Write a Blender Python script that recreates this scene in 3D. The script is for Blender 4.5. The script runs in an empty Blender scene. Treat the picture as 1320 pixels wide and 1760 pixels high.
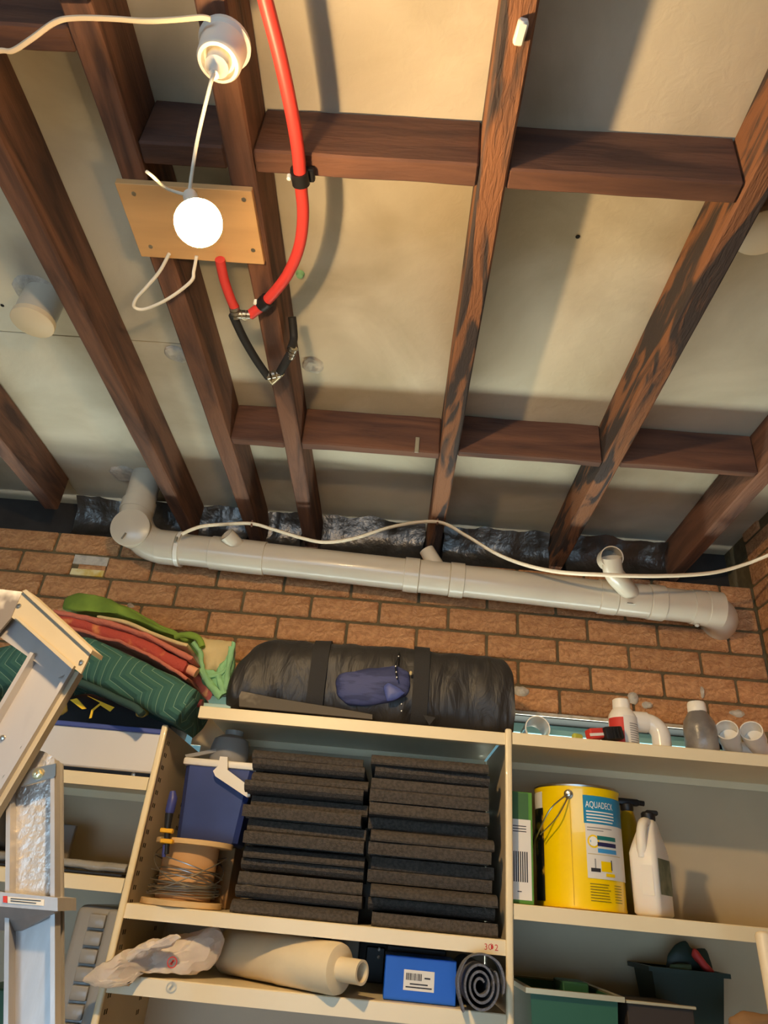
import bpy, bmesh, math, random
from mathutils import Vector as V, Matrix, noise
R = random.Random(7)
sc = bpy.context.scene
col = sc.collection

# ------------------------------------------------------------------ camera, world, lights, exposure
FPX = 1174.5
roll, pitch, yaw = (math.radians(a) for a in (5.555, 29.59, -2.212))
FWD = V((math.sin(yaw)*math.cos(pitch), math.cos(yaw)*math.cos(pitch), math.sin(pitch)))
_r = V((math.cos(yaw), -math.sin(yaw), 0)); _u = _r.cross(FWD)
RT = _r*math.cos(roll) + _u*math.sin(roll); UP = -_r*math.sin(roll) + _u*math.cos(roll)
CAM = V((0, 0, 1.6))
cd = bpy.data.cameras.new('camera'); cam = bpy.data.objects.new('camera', cd); col.objects.link(cam)
cd.sensor_fit = 'VERTICAL'; cd.sensor_height = 36.0; cd.lens = FPX/1760*36.0; cd.clip_start = .02
m = Matrix((RT, UP, -FWD)).transposed().to_4x4(); m.translation = CAM
cam.matrix_world = m; sc.camera = cam

sc.view_settings.view_transform = 'Standard'; sc.view_settings.look = 'None'
sc.view_settings.gamma = 1.0; sc.view_settings.use_curve_mapping = False
sc.view_settings.exposure = 0.0
W = bpy.data.worlds.new('daylight'); sc.world = W; W.use_nodes = True
W.node_tree.nodes['Background'].inputs[0].default_value = (.46, .70, .95, 1)
W.node_tree.nodes['Background'].inputs[1].default_value = 6.5
BULB = 1900.0           # emission of the globe
def area(name, loc, tgt, sx, sy, power, colour):
    l = bpy.data.lights.new(name, 'AREA'); l.shape = 'RECTANGLE'; l.size = sx; l.size_y = sy
    l.energy = power; l.color = colour
    o = bpy.data.objects.new(name, l); col.objects.link(o); o.location = loc
    o.rotation_euler = (V(tgt)-V(loc)).to_track_quat('-Z', 'Y').to_euler()
    return o
# sunlit ground outside the high window behind the shelves: its bounce comes up through the gap
area('window_daylight', (-.2, 3.06, 1.40), (-.2, 2.80, 2.4), 3.0, 1.28, 260, (1.0, .93, .77))

# ------------------------------------------------------------------ photo pixel -> point on a known plane
def ray(x, y): return RT*((x-660)/FPX) - UP*((y-880)/FPX) + FWD
def PY(x, y, Y): v = ray(x, y); return CAM + v*(Y/v.y)
def PZ(x, y, Z): v = ray(x, y); return CAM + v*((Z-1.6)/v.z)
def PX(x, y, X): v = ray(x, y); return CAM + v*(X/v.x)

# ------------------------------------------------------------------ materials
MATS = {}
def lin(c): return tuple((x/255/12.92 if x/255 <= .04045 else ((x/255+.055)/1.055)**2.4) for x in c)
def mat(name, rgb, rough=.6, metal=0, var=.0, vscale=8, bump=.0, bscale=60, rgb2=None, lo=.4, hi=.6, stretch=(1,1,1), detail=4,
        objvar=0, coat=0, alpha=1, trans=0, dist=0, ior=1.45, emit=None, espow=0, coord='Object', sub=0):
    if name in MATS: return MATS[name]
    M = bpy.data.materials.new(name); M.use_nodes = True; MATS[name] = M
    nt = M.node_tree; N = nt.nodes; L = nt.links; b = N['Principled BSDF']
    base = (*lin(rgb), 1)
    b.inputs['Base Color'].default_value = base
    b.inputs['Roughness'].default_value = rough; b.inputs['Metallic'].default_value = metal
    b.inputs['Coat Weight'].default_value = coat; b.inputs['Alpha'].default_value = alpha
    b.inputs['Transmission Weight'].default_value = trans; b.inputs['IOR'].default_value = ior
    if sub: b.inputs['Subsurface Weight'].default_value = sub
    if emit:
        b.inputs['Emission Color'].default_value = (*emit, 1); b.inputs['Emission Strength'].default_value = espow
    tc = N.new('ShaderNodeTexCoord'); mp = N.new('ShaderNodeMapping'); mp.inputs['Scale'].default_value = stretch
    L.new(tc.outputs[coord], mp.inputs[0])
    out = None
    if rgb2 or var:
        n = N.new('ShaderNodeTexNoise'); n.inputs['Scale'].default_value = vscale; n.inputs['Detail'].default_value = detail
        n.inputs['Distortion'].default_value = dist
        L.new(mp.outputs[0], n.inputs['Vector'])
        r = N.new('ShaderNodeValToRGB'); L.new(n.outputs[0], r.inputs[0])
        r.color_ramp.elements[0].position = lo; r.color_ramp.elements[1].position = hi
        c2 = (*lin(rgb2), 1) if rgb2 else tuple(x*(1-var) for x in base[:3])+(1,)
        r.color_ramp.elements[0].color = c2; r.color_ramp.elements[1].color = base
        out = r.outputs[0]
    if objvar:
        oi = N.new('ShaderNodeObjectInfo'); hs = N.new('ShaderNodeHueSaturation')
        mr = N.new('ShaderNodeMapRange'); mr.inputs[3].default_value = 1-objvar; mr.inputs[4].default_value = 1+objvar
        L.new(oi.outputs['Random'], mr.inputs[0]); L.new(mr.outputs[0], hs.inputs['Value'])
        if out: L.new(out, hs.inputs['Color'])
        else: hs.inputs['Color'].default_value = base
        out = hs.outputs[0]
    if out: L.new(out, b.inputs['Base Color'])
    if bump:
        n2 = N.new('ShaderNodeTexNoise'); n2.inputs['Scale'].default_value = bscale; n2.inputs['Detail'].default_value = 5
        n2.inputs['Distortion'].default_value = dist
        L.new(mp.outputs[0], n2.inputs['Vector'])
        bp = N.new('ShaderNodeBump'); bp.inputs['Strength'].default_value = min(1, bump); bp.inputs['Distance'].default_value = .004*max(1, bump)
        L.new(n2.outputs[0], bp.inputs['Height']); L.new(bp.outputs[0], b.inputs['Normal'])
    return M

M_sheet = mat('fibre_cement', (212, 200, 176), .9, rgb2=(180, 166, 140), vscale=2.6, lo=.36, hi=.62, detail=9, bump=.35, bscale=34, dist=.6)
M_joist = mat('old_joist_wood', (122, 84, 64), .8, rgb2=(72, 50, 42), vscale=5, lo=.36, hi=.60, stretch=(4, .55, 4), detail=7, bump=.7, bscale=22, dist=.8)
M_joist2 = mat('charred_joist_wood', (130, 86, 58), .85, rgb2=(58, 48, 46), vscale=4.2, lo=.44, hi=.54, stretch=(5, .8, 5), detail=8, bump=.9, bscale=26, dist=1.2)
M_nog = mat('nogging_wood', (108, 72, 54), .8, rgb2=(74, 49, 40), vscale=5, lo=.36, hi=.62, stretch=(.6, 4, 4), detail=7, bump=.6, bscale=22, dist=.6)
M_brick = mat('brick_face', (218, 162, 112), .88, rgb2=(182, 126, 82), vscale=24, lo=.35, hi=.65, stretch=(1, 1, 1.5), bump=3.0, bscale=40, dist=2.2, objvar=.10, coord='Object')
M_mortar = mat('mortar', (112, 96, 66), .95, var=.25, vscale=30, bump=.6, bscale=120)
M_patch = mat('white_mortar', (206, 196, 180), .95, var=.25, vscale=40, bump=1.2, bscale=70)
M_conc = mat('concrete', (176, 160, 136), .9, var=.2, vscale=3, bump=.3, bscale=30)
M_plain = mat('painted_wall', (196, 186, 170), .9, var=.1, vscale=3)
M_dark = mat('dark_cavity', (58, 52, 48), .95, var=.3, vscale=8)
M_foil = mat('foil', (92, 88, 84), .34, .8, var=.3, vscale=12, bump=1.5, bscale=26)
M_pvc = mat('pvc', (204, 192, 172), .3, var=.08, vscale=5, coat=.2)
M_pvcin = mat('pvc_inside', (120, 112, 100), .6)
M_pvcw = mat('white_pvc', (232, 226, 214), .25, coat=.2, var=.05, vscale=6)
M_cable = mat('cable_sheath', (216, 196, 168), .5)
M_shelf = mat('cream_steel', (236, 218, 178), .38, var=.05, vscale=4, coat=.1)
M_panel = mat('grey_steel', (196, 178, 146), .42, var=.08, vscale=4)
M_hole = mat('slot', (20, 18, 16), .9)
M_alu = mat('aluminium', (196, 190, 186), .38, .45, rgb2=(170, 166, 164), vscale=9, stretch=(1, 1, .2), bump=.12, bscale=60)
M_aluh = mat('hammered_aluminium', (200, 194, 188), .34, .45, bump=1.3, bscale=70, stretch=(1, 1, .8))
M_cap = mat('beige_plastic', (176, 162, 136), .5, var=.1, vscale=6)
M_capd = mat('worn_grey', (120, 112, 106), .8, rgb2=(232, 222, 206), vscale=9, lo=.40, hi=.50)
M_steel = mat('zinc', (190, 188, 182), .3, 1)
M_bolt = mat('bolt_zinc', (205, 190, 150), .3, .9)
M_black = mat('black_plastic', (26, 26, 28), .45)
M_rub = mat('black_rubber', (30, 30, 32), .7)
M_foam = mat('charcoal_foam', (88, 80, 72), .98, rgb2=(66, 60, 54), vscale=140, lo=.35, hi=.6, bump=1.0, bscale=420)
M_bag = mat('black_nylon', (32, 30, 30), .5, rgb2=(46, 43, 40), vscale=7, lo=.4, hi=.7, bump=2.5, bscale=11, stretch=(1.6, 1, .6), dist=1.0)
M_strap = mat('black_webbing', (40, 38, 36), .8, bump=.3, bscale=200)
M_navy = mat('navy_mesh', (66, 72, 112), .7, rgb2=(48, 54, 90), vscale=55, lo=.45, hi=.55, stretch=(.2, 1, 1), bump=.5, bscale=60)
M_navy2 = mat('navy_smooth', (70, 82, 140), .5)
M_card = mat('cardboard', (156, 118, 78), .9, var=.15, vscale=8, bump=.2, bscale=60)
M_cardd = mat('dusty_board', (92, 84, 72), .9, rgb2=(170, 158, 138), vscale=7, lo=.30, hi=.42)
M_ply = mat('plywood', (214, 168, 112), .7, var=.12, vscale=6, stretch=(.3, 3, 1))
M_plye = mat('plywood_edge', (196, 160, 112), .8, var=.3, vscale=60, stretch=(.2, .2, 6))
M_red = mat('red_hose', (206, 62, 56), .45)
M_brass = mat('fitting_metal', (198, 188, 160), .35, .8)
M_wirew = mat('white_wire', (232, 224, 206), .4)
M_wires = mat('steel_wire', (176, 172, 164), .35, .9)
M_white = mat('white_plastic', (238, 230, 214), .4)
M_whited = mat('white_card', (212, 208, 204), .6, var=.05, vscale=4)
M_bluec = mat('cooler_blue', (52, 66, 122), .45, var=.12, vscale=10)
M_grey = mat('grey_enamel', (150, 146, 140), .45, var=.1, vscale=6)
M_wood = mat('spool_wood', (222, 184, 128), .7, var=.2, vscale=10, stretch=(1, 1, 4))
M_core = mat('cardboard_core', (208, 158, 104), .8, var=.1, vscale=8)
M_clampb = mat('clamp_blue', (60, 66, 130), .4)
M_yel = mat('clamp_yellow', (230, 170, 30), .5)
M_ylw = mat('drum_yellow', (250, 208, 0), .28, coat=.3)
M_lblue = mat('label_blue', (34, 134, 176), .4)
M_lwhite = mat('label_white', (226, 220, 208), .45)
M_ink = mat('ink_dark', (44, 42, 46), .6)
M_inkt = mat('ink_teal', (26, 116, 112), .5)
M_inkn = mat('ink_navy', (40, 38, 84), .5)
M_inks = mat('ink_sky', (66, 150, 206), .5)
M_inkw = mat('ink_white', (240, 238, 228), .5)
M_inko = mat('ink_olive', (120, 104, 20), .6)
M_inkr = mat('ink_red', (206, 60, 50), .6)
M_green = mat('box_green', (84, 140, 48), .5)
M_greend = mat('box_dark_green', (60, 100, 52), .5)
M_jug = mat('jug_cream', (236, 226, 210), .4, sub=.1)
M_jugl = mat('jug_label', (88, 96, 70), .5, rgb2=(130, 132, 104), vscale=20)
M_jar = mat('grey_wrap', (150, 142, 130), .3, rgb2=(112, 106, 100), vscale=14, lo=.4, hi=.6, bump=1.0, bscale=26)
M_tub = mat('green_tub', (44, 92, 66), .45)
M_tubd = mat('dark_green_tub', (34, 52, 44), .45)
M_tubc = mat('clear_grey_tub', (150, 146, 140), .35, var=.1, vscale=6, coat=.2)
M_silver = mat('silver_rim', (196, 184, 150), .35, .5)
M_film = mat('film_roll', (226, 208, 172), .35, var=.08, vscale=9, coat=.2, bump=.2, bscale=40)
M_box = mat('blue_card', (18, 92, 200), .45, var=.08, vscale=5)
M_mat = mat('grey_rubber_mat', (112, 116, 128), .85, bump=1.0, bscale=260, var=.2, vscale=200)
M_pbag = mat('plastic_bag', (226, 210, 192), .4, rgb2=(204, 190, 176), vscale=9, bump=.9, bscale=18, sub=.1)
M_towr = mat('red_towel', (176, 74, 60), .95, rgb2=(214, 136, 84), vscale=11, lo=.36, hi=.44, bump=.8, bscale=180)
M_towp = mat('pink_edge', (188, 108, 88), .95, bump=.8, bscale=160)
M_grn = mat('green_quilt', (122, 150, 56), .9, rgb2=(98, 124, 44), vscale=9, bump=.7, bscale=30)
M_crm = mat('cream_quilt', (206, 184, 132), .9, var=.12, vscale=9, bump=.6, bscale=40)
M_mint = mat('mint_lining', (140, 190, 136), .9, var=.15, vscale=14, bump=.6, bscale=40)
M_strapy = mat('yellow_strap', (240, 196, 40), .6)
M_glove = mat('glove_green', (44, 70, 66), .9)
M_kraft = mat('olive_cloth', (120, 104, 50), .9)
M_blk = mat('black_bag', (30, 29, 30), .6, bump=.8, bscale=16)
M_wrap = mat('clear_wrap', (150, 146, 138), .15, var=.3, vscale=14, bump=1.2, bscale=30, coat=.4)
M_mar = mat('maroon', (104, 40, 36), .6)
M_pblue = mat('pale_blue', (170, 204, 208), .5)
M_frame = mat('window_frame_dark', (16, 15, 15), .95)
M_pole = mat('pole_white', (226, 210, 180), .4)

# zig-zag stitched moving blanket: stitch lines are thread colour plus a quilted bump
def blanket_mat():
    M = mat('moving_blanket', (54, 96, 86), .9); nt = M.node_tree; N = nt.nodes; L = nt.links; b = N['Principled BSDF']
    tc = N.new('ShaderNodeTexCoord'); s = N.new('ShaderNodeSeparateXYZ'); L.new(tc.outputs['UV'], s.inputs[0])
    def mth(op, a, c=None):
        n = N.new('ShaderNodeMath'); n.operation = op
        for i, q in enumerate((a, c)):
            if q is None: continue
            if isinstance(q, (int, float)): n.inputs[i].default_value = q
            else: L.new(q, n.inputs[i])
        return n.outputs[0]
    tri = mth('PINGPONG', s.outputs['Y'], .055)             # zig-zag across the blanket
    ph = mth('ADD', s.outputs['X'], mth('MULTIPLY', tri, .8))
    saw = mth('PINGPONG', ph, .0135)
    line = mth('LESS_THAN', saw, .0009)
    mx = N.new('ShaderNodeMix'); mx.data_type = 'RGBA'
    L.new(mth('MULTIPLY', line, .55), mx.inputs[0]); mx.inputs[6].default_value = (*lin((54, 96, 86)), 1); mx.inputs[7].default_value = (*lin((150, 180, 150)), 1)
    L.new(mx.outputs[2], b.inputs['Base Color'])
    bp = N.new('ShaderNodeBump'); bp.inputs['Distance'].default_value = .006; bp.inputs['Strength'].default_value = .8
    L.new(mth('MINIMUM', mth('MULTIPLY', saw, 60), 1.0), bp.inputs['Height']); L.new(bp.outputs[0], b.inputs['Normal'])
    return M
M_blk_quilt = blanket_mat()
def glass_mat():
    M = bpy.data.materials.new('window_glass'); M.use_nodes = True; nt = M.node_tree; N = nt.nodes; L = nt.links
    N.remove(N['Principled BSDF']); t = N.new('ShaderNodeBsdfTransparent'); g = N.new('ShaderNodeBsdfGlossy'); g.inputs['Roughness'].default_value = .05
    t.inputs[0].default_value = (.90, .96, .95, 1)
    x = N.new('ShaderNodeMixShader'); x.inputs[0].default_value = .06
    L.new(t.outputs[0], x.inputs[1]); L.new(g.outputs[0], x.inputs[2]); L.new(x.outputs[0], N['Material Output'].inputs[0]); return M
M_glass = glass_mat()
M_bulb = mat('bulb_glow', (255, 240, 210), .4, emit=(1.0, .69, .35), espow=BULB)

# ------------------------------------------------------------------ mesh helpers
ORG = {}
def empty(name, label, cat, loc, group=None):
    o = bpy.data.objects.new(name, None); col.objects.link(o); o.location = loc; o.empty_display_size = .05
    ORG[o.name] = V(loc); tag(o, label, cat, group); return o
def tag(o, label=None, cat=None, group=None, kind=None):
    for k, v in (('label', label), ('category', cat), ('group', group), ('kind', kind)):
        if v: o[k] = v
    return o
class MB:
    def __init__(s): s.bm = bmesh.new()
    def box(s, c, size, rot=None, bev=0, seg=1):
        b = bmesh.new(); bmesh.ops.create_cube(b, size=1)
        bmesh.ops.scale(b, vec=size, verts=b.verts)
        if bev: bmesh.ops.bevel(b, geom=b.edges[:], offset=bev, segments=seg, affect='EDGES', profile=.5)
        if rot is not None: bmesh.ops.rotate(b, matrix=rot, verts=b.verts)
        bmesh.ops.translate(b, vec=c, verts=b.verts); return s.add(b)
    def bb(s, x0, x1, y0, y1, z0, z1, bev=0, seg=1): return s.box(((x0+x1)/2, (y0+y1)/2, (z0+z1)/2), (abs(x1-x0), abs(y1-y0), abs(z1-z0)), None, bev, seg)
    def add(s, b):
        me = bpy.data.meshes.new('t'); b.to_mesh(me); b.free(); s.bm.from_mesh(me); bpy.data.meshes.remove(me); return s
    def loft(s, rings, caps=(1, 1), close=True, loop=False):
        bm = s.bm; vs = [[bm.verts.new(p) for p in r] for r in rings]; n = len(rings[0])
        for i in range(len(vs)-(0 if loop else 1)):
            a, b = vs[i], vs[(i+1) % len(vs)]
            for k in range(n if close else n-1):
                try: bm.faces.new((a[k], a[(k+1) % n], b[(k+1) % n], b[k]))
                except ValueError: pass
        if not loop and close:
            if caps[0]: bm.faces.new(vs[0][::-1])
            if caps[1]: bm.faces.new(vs[-1])
        return s
    def tube(s, path, r, seg=10, caps=(1, 1), flat=1.0, up=None):
        path = [V(p) for p in path]; rings = []; prev = None
        for i, p in enumerate(path):
            t = (path[min(i+1, len(path)-1)]-path[max(i-1, 0)]).normalized()
            if prev is None:
                a = up if up is not None else (V((0, 0, 1)) if abs(t.z) < .9 else V((1, 0, 0)))
                x = (a-t*a.dot(t)).normalized()
            else: x = (prev-t*prev.dot(t)).normalized()
            prev = x; y = t.cross(x); rr = r[i] if isinstance(r, (list, tuple)) else r
            rings.append([p+(x*math.cos(q)*flat+y*math.sin(q))*rr for q in (2*math.pi*k/seg for k in range(seg))])
        return s.loft(rings, caps)
    def cyl(s, a, b, r0, r1=None, seg=20, caps=(1, 1)): return s.tube([a, b], [r0, r0 if r1 is None else r1], seg, caps)
    def pipe(s, path, r, thick, seg=20):
        """open ended hollow pipe"""
        path = [V(p) for p in path]
        s.tube(path, r, seg, (0, 0)); s.tube(path, r-thick, seg, (0, 0))
        for i, j in ((0, 1), (-1, -2)):
            t = (path[i]-path[j]).normalized(); s.tube([path[i]-t*1e-4, path[i]], [r-thick, r], seg, (0, 0))
        return s
    def lathe(s, prof, c, axis=(0, 0, 1), seg=24, caps=(1, 1), sx=1, sy=1):
        ax = V(axis).normalized(); a = V((1, 0, 0)) if abs(ax.x) < .9 else V((0, 1, 0)); x = (a-ax*a.dot(ax)).normalized(); y = ax.cross(x)
        return s.loft([[V(c)+ax*h+(x*math.cos(q)*sx+y*math.sin(q)*sy)*r for q in (2*math.pi*k/seg for k in range(seg))] for r, h in prof], caps)
    def prism(s, pts, d):
        pts = [V(p) for p in pts]; d = V(d); return s.loft([pts, [p+d for p in pts]])
    def build(s, name, m, parent=None, loc=None, smooth=True, ang=40, noise_amp=0, noise_f=10, uv=None):
        bm = s.bm
        if noise_amp:
            for v in bm.verts:
                n = noise.noise_vector(v.co*noise_f)+noise.noise_vector(v.co*noise_f*2.7)*.4
                v.co += n*noise_amp
        bmesh.ops.recalc_face_normals(bm, faces=bm.faces[:])
        o0 = V((0, 0, 0))
        if parent is not None: o0 = ORG[parent.name]
        elif loc is not None: o0 = V(loc)
        if uv:
            l = bm.loops.layers.uv.new('UVMap')
            for f in bm.faces:
                for lp in f.loops: lp[l].uv = uv(lp.vert.co)
        bmesh.ops.translate(bm, vec=-o0, verts=bm.verts)
        me = bpy.data.meshes.new(name); bm.to_mesh(me); bm.free()
        if smooth:
            me.shade_smooth()
            me.set_sharp_from_angle(angle=math.radians(ang))
        me.materials.append(m)
        o = bpy.data.objects.new(name, me); col.objects.link(o)
        if parent is not None: o.parent = parent
        elif loc is not None: o.location = loc
        ORG[o.name] = o0
        return o
def sub_bm(mb, cuts=1):
    bmesh.ops.subdivide_edges(mb.bm, edges=mb.bm.edges[:], cuts=cuts, use_grid_fill=True); return mb
def smooth_path(pts, n=6):
    pts = [V(p) for p in pts]; out = []
    for i in range(len(pts)-1):
        p0 = pts[max(i-1, 0)]; p1 = pts[i]; p2 = pts[i+1]; p3 = pts[min(i+2, len(pts)-1)]
        for k in range(n):
            t = k/n; out.append(.5*((2*p1)+(p2-p0)*t+(2*p0-5*p1+4*p2-p3)*t*t+(3*p1-p0-3*p2+p3)*t*t*t))
    out.append(pts[-1]); return out
def sweep_slab(path, thick, y0, y1, nseg=6, wob=0, rnd=1.0, seed=0):
    """a folded cloth: rounded flat section (deep in Y, thick in Z) swept along a path in X/Z"""
    mb = MB(); rings = []; path = smooth_path(path, 8); n = len(path)
    for i, p in enumerate(path):
        t = thick(i/(n-1)) if callable(thick) else thick
        if i in (0, n-1): t *= .55
        h = t/2; tan = (path[min(i+1, n-1)]-path[max(i-1, 0)]).normalized(); nz = V((-tan.z, 0, tan.x))
        if nz.z < 0: nz = -nz
        a = y0(i/(n-1)) if callable(y0) else y0
        ring = []
        for k in range(9):
            q = math.pi/2+math.pi*k/8; ring.append(V((p.x, a+h*rnd+math.cos(q)*h*rnd, p.z))+nz*(math.sin(q)*h))
        for k in range(1, 5): ring.append(V((p.x, a+(y1-a)*k/5, p.z))-nz*h)
        for k in range(7):
            q = -math.pi/2+math.pi*k/6; ring.append(V((p.x, y1-h*rnd+math.cos(q)*h*rnd, p.z))+nz*(math.sin(q)*h))
        for k in range(1, 5): ring.append(V((p.x, y1+(a-y1)*k/5, p.z))+nz*h)
        rings.append(ring)
    mb.loft(rings)
    if wob:
        for v in mb.bm.verts: v.co += noise.noise_vector(v.co*16+V((seed, 0, 0)))*wob+noise.noise_vector(v.co*45)*wob*.35
    return mb
def puff(outline, d, front, back, rings=6, n=72, wob=0, f=18):
    """soft closed body from a traced outline in a plane with its own thickness along d"""
    P = [V(p) for p in outline]; per = []; L = 0
    for i, p in enumerate(P): per.append(L); L += (P[(i+1) % len(P)]-p).length
    pts = []
    for k in range(n):
        s = L*k/n; i = max(j for j in range(len(P)) if per[j] <= s+1e-9); a = P[i]; b = P[(i+1) % len(P)]
        pts.append(a+(b-a)*((s-per[i])/max((b-a).length, 1e-9)))
    for _ in range(1): pts = [(pts[k-1]+pts[k]*2+pts[(k+1) % n])/4 for k in range(n)]
    c = sum(pts, V((0, 0, 0)))/n; d = V(d).normalized(); R_ = []
    for k in range(1, rings+1):
        s = math.sin(math.pi/2*k/rings); R_.append([c+(p-c)*s-d*(front*math.cos(math.pi/2*k/rings)) for p in pts])
    for k in range(rings-1, 0, -1):
        s = math.sin(math.pi/2*k/rings); R_.append([c+(p-c)*s+d*(back*math.cos(math.pi/2*k/rings)) for p in pts])
    mb = MB().loft(R_)
    if wob:
        for v in mb.bm.verts: v.co += noise.noise_vector(v.co*f)*wob+noise.noise_vector(v.co*f*2.6)*wob*.4
    return mb
def textmesh(body, size):
    c = bpy.data.curves.new('txt', 'FONT'); c.body = body; c.size = size; c.align_x = 'LEFT'
    o = bpy.data.objects.new('txt', c); col.objects.link(o)
    me = bpy.data.meshes.new_from_object(o.evaluated_get(bpy.context.evaluated_depsgraph_get()))
    bm = bmesh.new(); bm.from_mesh(me); bpy.data.objects.remove(o); bpy.data.curves.remove(c); bpy.data.meshes.remove(me)
    return bm
def struct(o): o['kind'] = 'structure'; return o

# ================================================================== THE ROOM
YW = 2.236; XR = 1.245; ZJ = 2.75; ZC = 2.89; XL = -3.0; YB = -3.4
struct(MB().bb(XL-.1, XR+.12, YB-.1, 2.5, -.08, 0).build('floor', M_conc, smooth=False))
# ceiling of fibre-cement sheets on joists
XS = [XL, -1.30, -.82, -.567, .107, .579, XR+.12]
ceil = struct(MB().bb(XL-.1, XR+.12, YB-.1, 2.5, ZC+.012, ZC+.06).build('ceiling', M_conc, smooth=False))
for i in range(len(XS)-1):
    cuts = [YB, 1.42, 2.42] if i < 3 else ([YB, 2.42])
    for a, b in zip(cuts, cuts[1:]):
        MB().bb(XS[i]+.001, XS[i+1]-.001, a+.0015, b-.0015, ZC, ZC+.012, .001).build('ceiling_sheet', M_sheet, ceil, smooth=False)
def timber(name, x0, x1, y0, y1, z0, z1, m, sub=14, amp=.0022):
    mb = MB().bb(x0, x1, y0, y1, z0, z1, .004)
    long = max(range(3), key=lambda k: (x1-x0, y1-y0, z1-z0)[k])
    e = [e for e in mb.bm.edges if abs((e.verts[0].co-e.verts[1].co)[long]) > .6*(x1-x0, y1-y0, z1-z0)[long]]
    bmesh.ops.subdivide_edges(mb.bm, edges=e, cuts=sub)
    return mb.build(name, m, ceil, noise_amp=amp, noise_f=7, ang=30)
for x0, m in ((-2.70, M_joist), (-2.24, M_joist), (-1.79, M_joist), (-1.335, M_joist), (-.847, M_joist), (-.592, M_joist), (-.381, M_joist), (.083, M_joist2), (.553, M_joist2), (.996, M_joist)):
    timber('joist', x0, x0+.051, YB+.3, 2.20 if x0 == -1.335 else 2.40, ZJ, ZC-.001, m, 30)
JX = [-1.335, -.847, -.592, -.381, .083, .553, .996]
for i, (ya, ta) in enumerate(((.563, .040), (.563, .040), (.748, .045), (.752, .045), (.756, .042), (.745, .040))):
    if ya is None: continue
    timber('nogging', JX[i]+.052, JX[i+1]-.001, ya, ya+ta, ZJ+.004, ZC-.002, M_nog, 8)
for i, (ya, ta) in ((2, (1.660, .034)), (3, (1.655, .034)), (4, (1.636, .030)), (5, (1.632, .030))):
    timber('nogging', JX[i]+.052, JX[i+1]-.001, ya, ya+ta, ZJ+.004, ZC-.006, M_nog, 8)
# galvanised strap on a nogging, plastic clip on a joist, filler round old penetrations
a = PY(717, 765, 1.654)
MB().box((a.x, 1.653, a.z), (.013, .003, .055), None, .001).build('nail_plate', M_steel, ceil)
a = PZ(895, 55, ZJ-.008)
MB().box(a, (.016, .034, .016), Matrix.Rotation(.12, 3, 'Z'), .003).build('plastic_clip', M_white, ceil)
for (px, py, rr) in ((305, 610, .035), (538, 628, .032), (215, 815, .055), (66, 505, .062), (1312, 392, .06)):
    c = PZ(px, py, ZC-.002); mb = MB()
    mb.lathe([(.001, .0), (rr*.6, -.007), (rr*.9, -.004), (rr, .002)], c, seg=16)
    mb.build('filler_ring', M_patch, ceil, noise_amp=.005, noise_f=40)
c = PZ(516, 470, ZC-.002); MB().lathe([(.001, -.012), (.008, -.010), (.011, 0)], c, seg=12).build('anchor_plug', M_mint, ceil)
for (px, py) in ((993, 407), (36, 482), (4, 525)):
    c = PZ(px, py, ZC-.0012); MB().lathe([(.0008, -.0012), (.0045, -.001), (.005, 0)], c, seg=10).build('nail_head', M_hole, ceil)

# back wall: brickwork above a high window, outer leaf behind
TOP = 2.683; ZL = 2.170; CO = .0855
WX0, WX1, WZ0 = -1.95, 1.12, 1.10
wb = MB()
wb.bb(XL-.1, XR+.1, YW+.008, YW+.11, ZL, TOP-.004)
wb.bb(XL-.1, WX0, YW+.008, YW+.11, 0, ZL); wb.bb(WX1, XR+.1, YW+.008, YW+.11, 0, ZL); wb.bb(WX0, WX1, YW+.008, YW+.11, 0, WZ0)
wall = struct(wb.build('wall_back', M_mortar, smooth=False))
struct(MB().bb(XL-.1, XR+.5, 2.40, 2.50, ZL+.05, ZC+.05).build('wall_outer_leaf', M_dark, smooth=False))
BR = {}
def brick(x0, x1, z0, z1, y=YW, parent=None, along='x', xw=None):
    key = (round(x1-x0, 3), along)
    if key not in BR:
        L = x1-x0; mb = MB()
        if along == 'x': mb.box((0, .03, 0), (L, .06, .0755), None, .004)
        else: mb.box((.03, 0, 0), (.06, L, .0755), None, .004)
        bmesh.ops.recalc_face_normals(mb.bm, faces=mb.bm.faces[:])
        me = bpy.data.meshes.new('brick'); mb.bm.to_mesh(me); mb.bm.free(); me.materials.append(M_brick); BR[key] = me
    o = bpy.data.objects.new('brick', BR[key]); col.objects.link(o); o.parent = parent
    if along == 'x': o.location = ((x0+x1)/2, y+R.uniform(-.002, .001), (z0+z1)/2)
    else: o.location = (xw+R.uniform(-.001, .002), (x0+x1)/2, (z0+z1)/2)
    return o
for r in range(6):
    z0 = ZL+r*CO+.005; z1 = z0+.0755; off = -.549 if r % 2 else -.655
    k0 = -6
    for k in range(k0, 9):
        a = off+k*.24+.005; b = a+.230
        if a > XR-.01: continue
        b = min(b, XR-.004)
        if b-a < .02: continue
        if r == 4 and k == -3: b = -1.187
        if r == 4 and k == -2: a = -1.058
        brick(a, b, z0, z1, YW, wall)
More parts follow.
